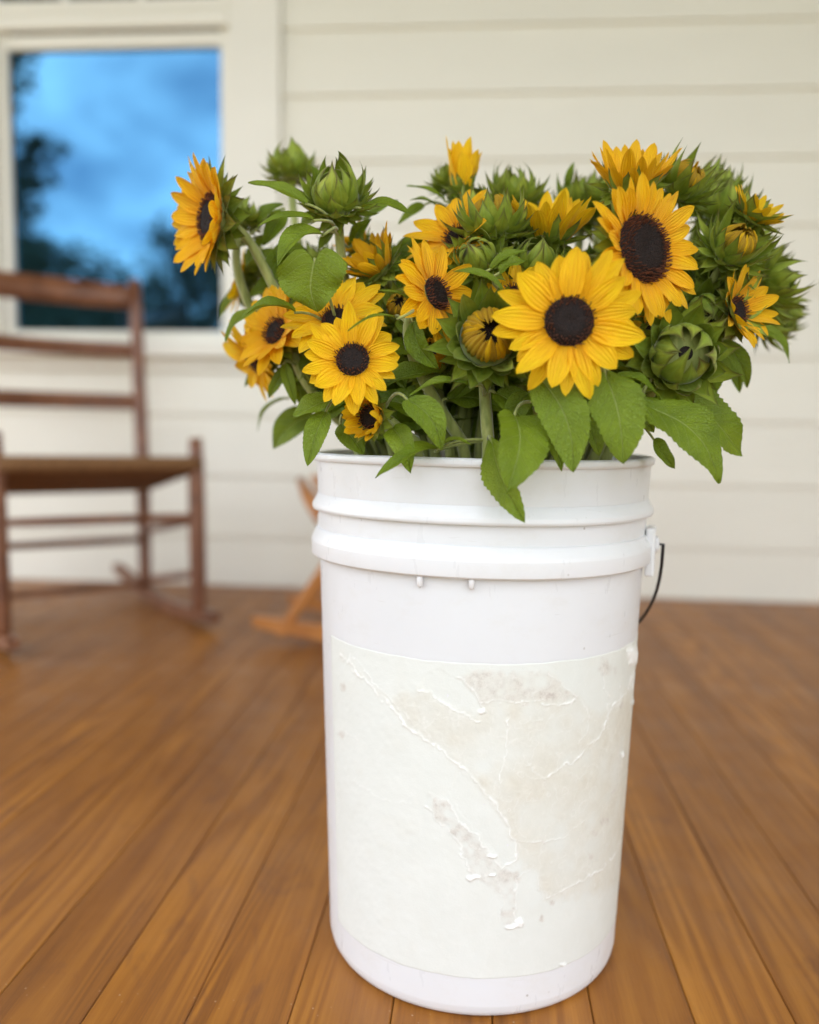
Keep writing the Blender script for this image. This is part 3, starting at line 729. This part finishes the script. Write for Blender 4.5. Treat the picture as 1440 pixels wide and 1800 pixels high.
def florets(name, fr, O, rmin, rmax, n, hgt, rr, lean, mat, root, zfun, rnd, stuff=True):
    X_, Y_, Z_ = fr; V, F = [], []; ga = 2.399963
    for k in range(n):
        t = (k + .5) / n; r = math.sqrt(rmin ** 2 + (rmax ** 2 - rmin ** 2) * t); a = k * ga
        er = X_ * math.cos(a) + Y_ * math.sin(a); et = Y_ * math.cos(a) - X_ * math.sin(a)
        b = O + er * r + Z_ * zfun(r); h = hgt * rnd.uniform(.7, 1.3)
        tip = b + (Z_ + er * (lean + rnd.uniform(-.3, .3)) + et * rnd.uniform(-.35, .35)).normalized() * h
        mid = b.lerp(tip, .72); q = rr * rnd.uniform(.8, 1.2); o = len(V)
        for c_, s_ in ((b, .8), (mid, 1.0)):
            for m_ in range(4):
                aa = m_ * math.pi / 2; V.append(c_ + (er * math.cos(aa) + et * math.sin(aa)) * q * s_)
        V.append(tip)
        for m_ in range(4):
            m2 = (m_ + 1) % 4; F.append((o + m_, o + m2, o + 4 + m2, o + 4 + m_)); F.append((o + 4 + m_, o + 4 + m2, o + 8))
    ob = mesh(name, V, F, mat, root, smooth=False); ob['kind'] = 'stuff'; return ob

FLOWERS = []      # (root, stem points) for hanging leaves on
def make_flower(px, py, Y, n, kind, label, Lp=60, rd=25, e=15, np_=22, pw=.22, curl=0.0, R=45, ray=0, spiky=1.0, seed=0, mat=None, bl=None, sr=.0040, rays=0, slen=0.0, group='cut sunflowers in the bucket', base=None):
    rnd = random.Random(seed * 77 + int(px)); k = Y / FPX
    n = Vector(n).normalized(); fr = frame(n); O = at(px, py, Y); X_, Y_, Z_ = fr
    rot = rnd.uniform(0, 6.28)
    # stem end inside the bucket
    hx, hy = O.x - BC.x, O.y - BC.y; hl = math.hypot(hx, hy) + 1e-6; rr = min(0.118, hl * .62)
    ja = rnd.uniform(-.15, .15)
    ux, uy = hx / hl, hy / hl; ux, uy = ux * math.cos(ja) - uy * math.sin(ja), ux * math.sin(ja) + uy * math.cos(ja)
    rim_p = Vector((BC.x + ux * rr, BC.y + uy * rr, 0.47)) if base is None else at(base[0], base[1], base[2])
    foot = Vector((BC.x + (rim_p.x - BC.x) * .55, BC.y + (rim_p.y - BC.y) * .55, 0.17))
    root = empty('sunflower', foot, label, 'sunflower', group)
    open_ = kind in ('open', 'half')
    rdm = rd * k if open_ else R * k * .76
    back = O - n * (rdm * (.62 if open_ else .55))
    h = (back - rim_p).length
    neck = back - n * min(.035, h * .35) * (1.0 if n.z > -.2 else .8)
    c1 = neck + (Vector((neck.x, neck.y, neck.z - h * .22)) - neck)
    pts = bez(back + n * rdm * .2, neck, c1, rim_p, 16) + bez(rim_p, rim_p + (rim_p - c1) * .25, foot + Vector((0, 0, .1)), foot, 6)[1:]
    rads = [sr * (1.25 if i < 2 else 1.0 if i < 6 else 1.0 + .015 * i) * rnd.uniform(.97, 1.03) for i in range(len(pts))]
    V, F, UV = tube(pts, rads, 10, rib=.05); mesh('stem', V, F, STEM, root, uvs=UV)
    def put(name, B, mt):
        return mesh(name, B[0], B[1], mt, root, uvs=B[2])
    if open_:
        # green receptacle behind the disc
        V, F = dome(fr, O, [(sr * 1.1, -rdm * .78), (rdm * .45, -rdm * .68), (rdm * .82, -rdm * .45), (rdm * 1.02, -rdm * .18), (rdm * 1.0, -.0004)])
        mesh('receptacle', V, F, STEM, root)
        dm = .30 if kind == 'open' else .15
        zf = lambda r: dm * rdm * (1 - (r / rdm) ** 2) - (.16 * rdm * math.exp(-(r / (rdm * .35)) ** 2))
        pr = [(rdm * t, zf(rdm * t)) for t in (1.0, .93, .8, .65, .5, .35, .2, .1, .01)]
        V, F = dome(fr, O, pr, 32); mesh('seed_head', V, F, DISC, root)
        d0 = .0011 if rdm > .009 else .0009; vr = rnd.uniform(.8, 1.2)
        nf = int(min(620, (rdm / d0) ** 2 * .85))
        florets('inner_florets', fr, O, 0, rdm * .74, int(nf * .55), .0012, .00042, -.1, FLOR, root, zf, rnd)
        florets('outer_florets', fr, O, rdm * .64, rdm * 1.04, int(nf * .62), .0040 * vr, .00046, .25, FLOR_OUT, root, zf, rnd)
        L0 = Lp * k; W0 = pw * L0
        for i in range(np_):
            back_l = i % 2
            phi = rot + 2 * math.pi * i / np_ + rnd.uniform(-.07, .07)
            a0 = rad(e - (7 if back_l else 0) + rnd.uniform(-6, 6)); cu = rad(curl + rnd.uniform(-16, 14))
            bad = rnd.random() < .12
            B = blade(fr, O, phi, rdm * .96, -.0010 - .0016 * back_l, a0, a0 + cu - rad(4), L0 * rnd.uniform(.80, 1.12), W0 * rnd.uniform(.74, 1.12), f_petal,
                      cup=rnd.uniform(.10, .42), twist=rnd.uniform(-.45, .45) * (1.6 if bad else 1), side=rnd.uniform(-.10, .10), nu=9, nv=13,
                      tipcurl=rad(rnd.uniform(-22, 26)) * (2 if bad else 1), grooves=.045, wave=rnd.uniform(-.12, .12))
            put('petal', B, mat or PETAL)
        if kind == 'half':                      # short inward petals of a flower that is just opening
            for i in range(rays):
                phi = rot + 2 * math.pi * i / max(1, rays) + rnd.uniform(-.1, .1)
                put('petal', blade(fr, O, phi, rdm * .9, 0, rad(75), rad(75 + rnd.uniform(30, 90)), L0 * .55, W0 * .8, f_petal, .4, rnd.uniform(-.4, .4), 0, 7, 9), mat or PETAL)
        Lb = (bl if bl else .62 * Lp) * k
        for wv in range(3):
            nb = 13
            for i in range(nb):
                phi = rot + 2 * math.pi * (i + .33 * wv) / nb + rnd.uniform(-.1, .1)
                ea = (e * .9 - 8, e * .6 - 22, e * .3 - 45)[wv] if kind == 'half' else (e - 27, e - 40, e - 58)[wv]
                B = blade(fr, O, phi, rdm * (.98, .92, .75)[wv], rdm * (-.12, -.28, -.46)[wv] - (.0028 if kind == 'open' else 0), rad(ea + rnd.uniform(-8, 8)), rad(ea + rnd.uniform(-5, 32 if kind == 'half' else 9)), Lb * (1, .85, .62)[wv] * rnd.uniform(.8, 1.15),
                          Lb * .34 * rnd.uniform(.8, 1.15), f_bract, .35, rnd.uniform(-.4, .4), rnd.uniform(-.12, .12), 5, 9, rad(rnd.uniform(-30, 35)) * spiky)
                put('bract', B, BRACT)
    else:
        Rm = R * k * (.92 if R < 60 else 1); rr_ = Rm * .74
        V, F = dome(fr, O, [(sr * 1.1, -rr_ * .62), (rr_ * .6, -rr_ * .5), (rr_ * .95, -rr_ * .18), (rr_ * 1.0, .1 * rr_), (rr_ * .88, .38 * rr_), (rr_ * .55, .62 * rr_), (rr_ * .2, .70 * rr_), (.0003, .70 * rr_)], 24)
        mesh('receptacle', V, F, STEM, root)
        V, F = dome(fr, O, [(rr_ * (.56 if ray else .30), .62 * rr_), (rr_ * (.45 if ray else .24), .70 * rr_), (rr_ * .2, .73 * rr_), (.0003, .73 * rr_)], 20); mesh('seed_head', V, F, DISC, root)
        if ray:
            florets('outer_florets', fr, O, 0, rr_ * .5, 150, .0020, .0004, 0, FLOR, root, lambda r: .73 * rr_, rnd)
            for ly in range(2):
                nr = 20
                for i in range(nr):
                    phi = rot + 2 * math.pi * (i + .5 * ly) / nr + rnd.uniform(-.08, .08)
                    B = blade(fr, O, phi, rr_ * (.93 - .05 * ly), rr_ * .28, rad(78 - 8 * ly), rad(150 + 30 * ray + rnd.uniform(-14, 16)), rr_ * (1.34 - .14 * ly) * rnd.uniform(.82, 1.12), rr_ * .12, f_petal, .9, rnd.uniform(-.3, .3), rnd.uniform(-.05, .05), 7, 10, grooves=.05)
                    put('petal', B, mat or (PETAL_GR if rnd.random() < .78 else PETAL))
        W_ = [(9, .92, .0, 74, 172, 1.90, .52, f_bract, .30), (9, .98, -.08, 62, 138, 1.55, .42, f_bract, .35), (11, 1.0, -.20, 38, 92, 1.35, .46, f_bract, .45), (12, .94, -.34, 10, 66, 1.30, .42, f_bract, .45), (12, .78, -.48, -16, 34, 1.10, .36, f_bract, .40), (8, .5, -.6, -45, 0, .9, .26, f_bract, .35)]
        if ray: W_ = W_[1:]
        for wi, (nb, r0, z0, a0, a1, L_, wd, pf_, cup) in enumerate(W_):
            if ray and wi == 0: a1 = 95
            for i in range(nb):
                phi = rot + 2 * math.pi * (i + .37 * wi) / nb + rnd.uniform(-.09, .09)
                outer = W_[wi][3] < 64
                B = blade(fr, O, phi, rr_ * r0, rr_ * z0, rad(a0 + rnd.uniform(-7, 7)), rad(a1 + rnd.uniform(-20, 18)), rr_ * L_ * rnd.uniform(.78, 1.22) * (spiky if outer else 1), rr_ * wd * rnd.uniform(.88, 1.12), pf_, cup, rnd.uniform(-.3, .3) * (1.6 if outer else .6),
                          rnd.uniform(-.10, .10), 7, 11, rad(rnd.uniform(-60, 20)) * (1.0 if a0 < 30 else .6) if outer else 0)
                put('bract', B, BRACT)
    FLOWERS.append((root, pts)); return root

def leaf(B, T, hw, nh=(0, -1, .3), fold=.25, curl=.12, heart=.0, ser=.07, root=None, name='leaf', pet=True, wavy=.05, seed=0):
    rnd = random.Random(seed * 13 + int(abs(B.x) * 1e4)); D = T - B; L = D.length; d = D.normalized(); nn = Vector(nh)
    nn = (nn - d * nn.dot(d)).normalized(); lat = d.cross(nn); nu, nv = 15, 42; hw = hw * 1.17; V, UV = [], []
    sb = rnd.uniform(-.12, .12); wavy *= rnd.uniform(.6, 2.6); tipb = rnd.uniform(-.10, .16)
    for j in range(nv):
        s = j / (nv - 1)
        f = 1.78 * (s + .015) ** .48 * max(0, 1 - s) ** .82
        if heart > .15: f = 1.62 * (s + .10) ** .25 * max(0, 1 - s) ** .82
        saw = 1 + ser * (((s * 15) % 1.0) - .5) * (1 if 0.04 < s < .97 else 0)
        c = B + d * (L * s) + nn * (curl * L * math.sin(math.pi * s ** .9)) + lat * (sb * L * math.sin(math.pi * s)) - nn * (tipb * L * max(0, s - .55) ** 2 * 3)
        for i in range(nu):
            u = 2 * i / (nu - 1) - 1; au = abs(u); w_ = hw * f * (1 + (saw - 1) * au ** 3)
            ca = math.cos(fold * 1.2)
            h = w_ * au * math.sin(fold * 1.2) + wavy * hw * math.sin(s * 11 + rnd_s(seed) + (2 if u > 0 else 0)) * au * au
            h += -.00045 * math.cos(2 * math.pi * (8 * s - 2.3 * au ** .85 - .0)) * min(1, au * 4) * (1 - au) * min(1, hw / .015)
            h -= .0006 * math.exp(-(u / .06) ** 2)
            V.append(c + lat * (u * w_ * ca) + nn * h - d * (heart * L * math.sin(math.pi * au ** .8) * 1.1 * max(0, 1 - s * 2.6) ** 1.4)); UV.append((i / (nu - 1), s))
    # nearest stem
    best = None
    for r_, pts in FLOWERS:
        for i, p in enumerate(pts[3:18]):
            q = (p - B).length
            if best is None or q < best[0]: best = (q, r_, p, pts[min(i + 5, len(pts) - 1)])
    if root is None: root = best[1]
    o = mesh(name, V, grid_faces(nu, nv), LEAF, root, uvs=UV)
    if pet:
        q, _, p, p2 = best
        P = bez(B + d * L * .03 - nn * .0008, B - d * min(.02, q * .4), p + (B - p) * .3 + Vector((0, 0, .004)), p, 9)
        Vp, Fp, U2 = tube(P, [.0010 + .0005 * k / 9 for k in range(10)], 6); mesh('petiole', Vp, Fp, STEM, o, uvs=U2)
    return o
def rnd_s(seed): return (seed * 2.37) % 6.28

G = make_flower
G(370, 384, .74, (-.76, -.65, .04), 'open', 'large sunflower at the outer left, turned leftward in front of the window pane', Lp=72, rd=42, e=36, np_=34, pw=.22, curl=4, bl=62, seed=1, mat=PETAL_OR)
G(592, 350, .72, (.03, -.62, .78), 'bud', 'plump closed green bud standing highest on the left, above the heart shaped leaf', R=58, seed=2, spiky=1.0)
G(512, 300, .90, (.0, -.15, 1), 'bud', 'green bud peeking out behind and left of the plump closed bud', R=42, seed=3)
G(668, 472, .73, (-.55, -.42, .62), 'half', 'half open orange sunflower with dark spiky bracts, above the lowest left blossoms', Lp=64, rd=22, e=62, np_=24, pw=.17, bl=55, seed=4, mat=PETAL_OR, spiky=1.6)
G(632, 432, .80, (-.55, -.25, .5), 'half', 'small orange sunflower half hidden behind the heart shaped leaf and plump bud', Lp=40, rd=15, e=60, np_=14, pw=.2, bl=34, seed=5, mat=PETAL_OR)
G(590, 560, .69, (-.08, -.80, .58), 'open', 'open sunflower whose dark centre is covered by the tip of the heart shaped leaf', Lp=74, rd=25, e=14, np_=21, pw=.24, seed=6, bl=40)
G(620, 632, .635, (.02, -.96, .24), 'open', 'fully open sunflower at the lower left with dark brown centre', Lp=68, rd=29, e=16, np_=23, pw=.25, seed=7, bl=44)
G(484, 582, .75, (-.52, -.72, .32), 'open', 'sunflower facing left below the long leaf at the left edge of the bunch', Lp=68, rd=24, e=28, np_=24, pw=.23, seed=8, bl=50, mat=PETAL_OR)
G(448, 638, .79, (-.60, -.45, -.50), 'open', 'drooping sunflower lowest at the left edge with petals pointing down', Lp=62, rd=18, e=15, np_=20, pw=.25, seed=9, bl=36, mat=PETAL)
G(650, 733, .655, (-.42, -.90, -.02), 'half', 'small opening sunflower with curled petals just above the bucket rim', Lp=46, rd=21, e=50, np_=22, pw=.24, curl=55, bl=40, seed=10, mat=PETAL)
G(768, 516, .655, (.74, -.58, .27), 'open', 'open sunflower with a narrow dark centre, left of the half opened bud', Lp=72, rd=29, e=10, np_=24, pw=.22, seed=11, bl=44, mat=PETAL_OR)
G(801, 414, .72, (-.40, -.66, .50), 'open', 'open sunflower facing up left, beneath the topmost yellow spire', Lp=70, rd=20, e=24, np_=24, pw=.19, seed=12, bl=46, mat=PETAL_OR)
G(812, 338, .80, (.0, -.10, 1), 'half', 'closed yellow sunflower pointing straight up like a spire', Lp=84, rd=13, e=80, np_=11, pw=.21, curl=4, bl=36, seed=13, mat=PETAL)
G(857, 596, .645, (.08, -.97, .18), 'bud', 'half opened bud with a dark slit among yellow rays, left of the biggest blossom', R=66, ray=1, seed=14, spiky=1.15, base=(858, 775, .66))
G(1001, 565, .600, (.0, -1, .06), 'open', 'biggest bright yellow sunflower facing straight forward in the middle right', Lp=88, rd=42, e=10, np_=26, pw=.235, seed=15, bl=52)
G(1132, 437, .645, (.58, -.76, .12), 'open', 'sunflower with the largest almost black centre, above right of the biggest blossom', Lp=72, rd=57, e=24, np_=36, pw=.20, seed=16, bl=56, mat=PETAL_OR)
G(1110, 326, .72, (.0, -.45, .90), 'half', 'sunflower standing behind the large dark centred one, only upper petals showing', Lp=70, rd=36, e=60, np_=26, pw=.18, seed=17, bl=50, mat=PETAL_OR)
G(1196, 330, .76, (.40, -.45, .70), 'bud', 'spiky green bud beside the uppermost right sunflower, a yellow fleck in its middle', R=46, ray=.8, seed=18, spiky=1.3)
G(962, 418, .74, (.03, -.30, 1), 'half', 'sunflower above the biggest blossom, seen from its side with petals held up', Lp=80, rd=36, e=62, np_=26, pw=.20, seed=19, bl=58)
G(868, 402, .72, (-.10, -.12, 1), 'bud', 'green bud between the upper left sunflower and the upright petalled one', R=58, seed=20, spiky=1.25, ray=.9)
G(842, 455, .70, (-.3, -.75, .35), 'bud', 'dark green bud tucked right of the sunflower that faces up left', R=44, seed=21, spiky=1.2)
G(1025, 372, .88, (.1, -.10, 1), 'bud', 'farther green bud with thin tips, left of the uppermost right sunflower', R=52, seed=22, spiky=1.3)
G(1196, 626, .660, (.03, -.99, .05), 'bud', 'round closed bud with a star shaped middle, right of the biggest blossom', R=66, seed=23, spiky=1.0)
G(1298, 545, .72, (.62, -.72, .18), 'half', 'orange sunflower on the right side cupped around a dark centre', Lp=60, rd=23, e=40, np_=19, pw=.20, seed=24, bl=54, mat=PETAL_OR, spiky=1.4)
G(1322, 382, .74, (.45, -.45, .75), 'half', 'small yellow sunflower at the top right corner of the bunch', Lp=46, rd=20, e=52, np_=18, pw=.19, seed=25, bl=46, mat=PETAL)
G(1286, 440, .73, (.30, -.70, .62), 'bud', 'opening green bud below the top right corner blossom, its bracts pointing to the camera', R=48, ray=.9, seed=26, spiky=1.35)
G(1350, 500, .80, (.90, -.30, .28), 'bud', 'outermost right bud with long thread like tips', R=44, seed=27, spiky=1.45)
G(1262, 372, .82, (.25, -.40, .80), 'bud', 'green bud between the spiky yellow flecked bud and the corner blossom', R=46, seed=28, spiky=1.4)
G(1145, 578, .70, (.15, -.78, -.1), 'half', 'dim orange opening flower in the gap under the dark centred sunflower', Lp=36, rd=14, e=45, np_=14, pw=.22, seed=29, bl=34, mat=PETAL_OR)
G(424, 496, .86, (-.75, -.1, .2), 'open', 'blurred yellow sunflower farthest back at the left edge', Lp=44, rd=18, e=15, np_=16, pw=.2, seed=30, bl=34, mat=PETAL)
G(900, 520, .69, (-.45, -.72, .40), 'open', 'sunflower half covered by the left petals of the biggest blossom', Lp=50, rd=20, e=18, np_=18, pw=.22, seed=31, bl=40)
G(704, 545, .72, (.0, -.86, .42), 'bud', 'little bud with a yellow middle right of the lower left blossoms', R=36, ray=1, seed=32, spiky=1.1)
G(757, 632, .70, (-.1, -.90, .30), 'bud', 'shaded bud with orange rays behind the thick upright stem', R=48, ray=.6, seed=33, mat=PETAL_OR)
G(1238, 556, .74, (.1, -.88, -.20), 'bud', 'dark green bud between the round closed bud and the orange cupped flower', R=52, seed=34)
G(1352, 560, .86, (.75, -.35, -.1), 'bud', 'green bud lowest on the right rim of the bunch', R=40, seed=35, spiky=1.3)
G(512, 600, .78, (-.2, .6, .35), 'half', 'sunflower turned away with green bracts showing, left of the lower left blossom', Lp=40, rd=24, e=40, np_=16, pw=.2, seed=36, bl=48, mat=PETAL_OR)
G(428, 385, .80, (.30, .10, .9), 'bud', 'slim green bud right behind the outer left sunflower', R=30, seed=37, spiky=1.2)
G(790, 322, .84, (-.2, -.1, .95), 'bud', 'slender small bud leaning against the topmost yellow spire', R=28, seed=38, spiky=1.3)
G(940, 470, .72, (.1, -.6, .7), 'bud', 'green bud just behind the upper petals of the biggest blossom', R=52, seed=39, spiky=1.2)
G(1060, 480, .78, (.0, -.7, .5), 'bud', 'shaded bud between the two largest sunflowers', R=48, seed=40)

for i_, (px_, py_, Y_, n_, R_, lab_) in enumerate((
        (1322, 462, .85, (.7, -.4, .4), 46, 'spiky green bud between the corner blossom and the outermost right bud'),
        (1246, 476, .79, (.2, -.8, .3), 44, 'shaded green bud right of the largest dark centre'),
        (1368, 552, .88, (.9, -.2, 0), 34, 'small spiky bud under the outermost right bud'),
        (905, 352, .83, (-.1, -.1, 1), 44, 'far green bud left of the upright petalled sunflower'),
        (1060, 352, .86, (.1, -.1, 1), 40, 'far small green bud touching the uppermost right sunflower'),
        (1252, 338, .85, (.4, -.2, .9), 40, 'far green bud at the top right slope of the bunch'),
        (838, 372, .80, (-.1, -.2, .9), 38, 'green bud directly under and right of the topmost yellow spire'),
        (702, 478, .80, (.1, -.5, .8), 34, 'dark small bud right of the half open orange sunflower'),
        (552, 468, .83, (-.2, -.3, .9), 34, 'shaded bud hidden behind the heart shaped leaf'),
        (1090, 610, .72, (.1, -.8, .2), 40, 'shaded green bud under the right petals of the biggest blossom'),
        (815, 570, .72, (-.2, -.8, .3), 38, 'shaded green bud just left of the half opened bud'),
        (1278, 498, .76, (.3, -.85, .1), 42, 'green bud just above the orange cupped flower'),
        (560, 660, .76, (-.3, -.7, .3), 32, 'shaded bud under the left petals of the lower left blossom'),
        (455, 470, .86, (-.4, -.2, .8), 30, 'far bud below the outer left sunflower'))):
    G(px_, py_, Y_, n_, 'bud', lab_, R=R_, seed=60 + i_, spiky=1.35)

def LF(bx_, by_, tx, ty, hw, Y0, Y1, nh=(0, -1, .25), **kw):
    B = at(bx_, by_, Y0); T = at(tx, ty, Y1); leaf(B, T, hw * Y0 / FPX, nh, seed=int(bx_ + ty), **kw)
LF(553, 462, 558, 549, 53, .645, .655, (0, -1, .35), heart=.26, fold=.10, curl=.05)
LF(540, 357, 436, 322, 17, .69, .70, (.1, -.7, .7), fold=.3)
LF(552, 386, 452, 391, 15, .68, .66, (.1, -.6, .8), fold=.3)
LF(636, 364, 722, 381, 19, .70, .68, (0, -.6, .8), fold=.25)
LF(568, 412, 488, 470, 28, .68, .66, (-.3, -.9, .4), fold=.45, curl=.18)
LF(520, 548, 422, 556, 20, .68, .67, (0, -.5, .8), fold=.45, curl=.2)
LF(450, 545, 395, 600, 13, .74, .74, (-.4, -.8, .3))
LF(436, 500, 388, 562, 15, .86, .87, (-.4, -.8, .3))
LF(460, 440, 500, 520, 22, .80, .79, (0, -1, .1))
LF(578, 702, 514, 731, 27, .66, .65, (-.1, -.8, .6), fold=.3)
LF(552, 728, 478, 788, 33, .84, .84, (-.2, -.9, .3), fold=.2)
LF(572, 724, 541, 820, 25, .655, .640, (-.1, -1, .2), fold=.2)
LF(505, 700, 450, 756, 7, .88, .88, (0, -.6, .8), fold=.6)
LF(716, 702, 778, 789, 31, .63, .62, (.1, -.95, .3), fold=.2, curl=.1)
LF(770, 788, 660, 845, 19, .645, .610, (.1, -.5, .9), fold=.35, curl=.16)
LF(690, 752, 722, 832, 28, .65, .625, (-.2, -.9, .35), fold=.35, curl=.15)
LF(768, 792, 825, 776, 9, .65, .63, (0, -.6, .8))
LF(726, 566, 773, 648, 24, .65, .65, (-.3, -.95, .1), fold=.3)
LF(828, 678, 719, 701, 12, .64, .63, (0, -.6, .8), fold=.35)
LF(866, 782, 920, 918, 34, .628, .592, (-.5, -.85, .15), fold=.16, curl=.10, heart=.08, ser=.16)
LF(905, 730, 888, 868, 56, .62, .580, (.35, -.9, .35), fold=.30, curl=.14, ser=.10)
LF(910, 738, 990, 822, 30, .64, .615, (.2, -.8, .5), fold=.3, curl=.12)
LF(952, 668, 1008, 832, 47, .615, .597, (-.15, -.97, .25), fold=.15, curl=.08, ser=.09)
LF(1066, 662, 1097, 815, 54, .615, .600, (.10, -.96, .28), fold=.14, curl=.10, heart=.06, ser=.12)
LF(1085, 660, 1162, 702, 16, .63, .64, (0, -.6, .8))
LF(1138, 716, 1269, 848, 50, .64, .635, (.25, -.9, .35), fold=.14, curl=.10, heart=.10, ser=.10)
LF(1196, 692, 1305, 802, 44, .70, .72, (.3, -.9, .25), fold=.2, curl=.08, ser=.14)
LF(1252, 612, 1246, 700, 34, .74, .75, (.2, -.95, .1), fold=.3)
LF(1270, 600, 1314, 682, 20, .75, .77, (.2, -.95, .1), fold=.3)
LF(1325, 570, 1392, 636, 15, .78, .79, (.3, -.8, .5), fold=.2)
LF(1150, 772, 1187, 824, 16, .70, .70, (.3, -.9, .2))
LF(1020, 735, 1055, 800, 22, .66, .65, (.2, -.9, .2))
LF(872, 690, 938, 738, 30, .66, .65, (0, -.8, .6))
LF(782, 352, 715, 326, 10, .80, .80, (0, -.5, .9)); LF(768, 362, 722, 350, 10, .80, .79, (0, -.5, .9))
LF(862, 472, 925, 440, 11, .665, .66, (0, -.8, .6)); LF(878, 478, 926, 458, 15, .66, .655, (0, -.8, .6))
LF(884, 512, 795, 480, 13, .64, .63, (0, -.7, .7), fold=.3)
LF(700, 558, 612, 586, 6, .62, .605, (0, -.5, .9)); LF(722, 528, 664, 514, 8, .65, .65, (0, -.5, .9))
LF(745, 600, 800, 560, 16, .72, .72); LF(515, 640, 470, 700, 14, .76, .76); LF(500, 640, 520, 712, 13, .74, .74)
LF(1180, 560, 1225, 610, 22, .68, .68, (.2, -.9, .3)); LF(1050, 500, 1068, 560, 22, .72, .70)
LF(600, 745, 640, 800, 26, .68, .67, (.1, -.9, .2)); LF(930, 690, 900, 765, 24, .655, .645)

for i_, a_ in enumerate(((498, 372, 462, 430, 20, .80), (470, 420, 430, 470, 16, .82), (510, 440, 470, 505, 22, .78), (560, 500, 520, 560, 22, .78), (620, 430, 655, 385, 14, .76),
        (640, 395, 700, 352, 13, .78), (490, 500, 440, 520, 18, .80), (535, 530, 560, 600, 22, .78), (700, 440, 742, 408, 12, .80), (690, 600, 735, 660, 20, .72), (560, 330, 548, 290, 12, .74),
        (1290, 620, 1300, 690, 16, .80), (1215, 660, 1262, 720, 22, .76), (1100, 690, 1150, 760, 26, .70), (845, 640, 800, 700, 20, .70), (655, 690, 700, 750, 20, .72), (460, 620, 430, 680, 10, .84),
        (455, 400, 500, 360, 18, .79), (480, 455, 540, 440, 20, .77), (600, 395, 560, 440, 18, .76), (530, 395, 575, 375, 16, .75), (440, 560, 470, 620, 16, .80), (625, 480, 665, 520, 18, .76), (560, 620, 520, 670, 20, .76), (610, 690, 575, 740, 22, .74), (1000, 330, 1010, 285, 9, .86), (745, 360, 700, 392, 11, .82), (700, 560, 742, 600, 16, .70))):
    LF(a_[0], a_[1], a_[2], a_[3], a_[4], a_[5], a_[5] - .01, (.3 * (-1) ** i_, -.8, .45), fold=.3, curl=.15)
rnd = random.Random(5)
for k in range(150):
    a = rnd.uniform(0, 6.283); r_ = .15 * math.sqrt(rnd.random()); z = rnd.uniform(.475, .63)
    B = Vector((BC.x + .02 + r_ * 1.15 * math.cos(a), BC.y + .02 + r_ * math.sin(a) * .8, z))
    if B.y < .725: B.y += .06
    d = Vector((rnd.uniform(-1, 1), rnd.uniform(-.5, .6), rnd.uniform(-.7, .8))).normalized(); L = rnd.uniform(.045, .075)
    T = B + d * L
    if T.z < .465 or abs(T.x - .03) > .17 or T.y < .68: continue
    leaf(B, T, L * rnd.uniform(.28, .38), (rnd.uniform(-.5, .5), -.8, rnd.uniform(.1, .7)), fold=rnd.uniform(.15, .4), curl=rnd.uniform(.02, .2), seed=k)
# leaves filling the inside of the bunch, each growing from a stem
rnd = random.Random(21)
for fi, (root, pts) in enumerate(list(FLOWERS)):
    for k in range(3):
        i = rnd.randrange(8, 16); p = pts[i]; a = rnd.uniform(0, 6.283)
        if p.y < 0.70 and k == 2: continue
        d = Vector((math.cos(a), math.sin(a) * .8 + .25, rnd.uniform(-.45, .35))).normalized(); L = rnd.uniform(.040, .068)
        B = p + d * .012; T = B + d * L
        # keep what hangs outside the bunch as the photo shows it
        if T.y < 0.66 or abs(T.x - 0.03) > 0.19 or T.z < 0.475 or max(T.z, B.z) > 0.61: continue
        leaf(B, T, L * rnd.uniform(.26, .36), (rnd.uniform(-.4, .4), -.6, .7), fold=rnd.uniform(.15, .4), curl=rnd.uniform(.05, .2), root=root, seed=fi * 5 + k)
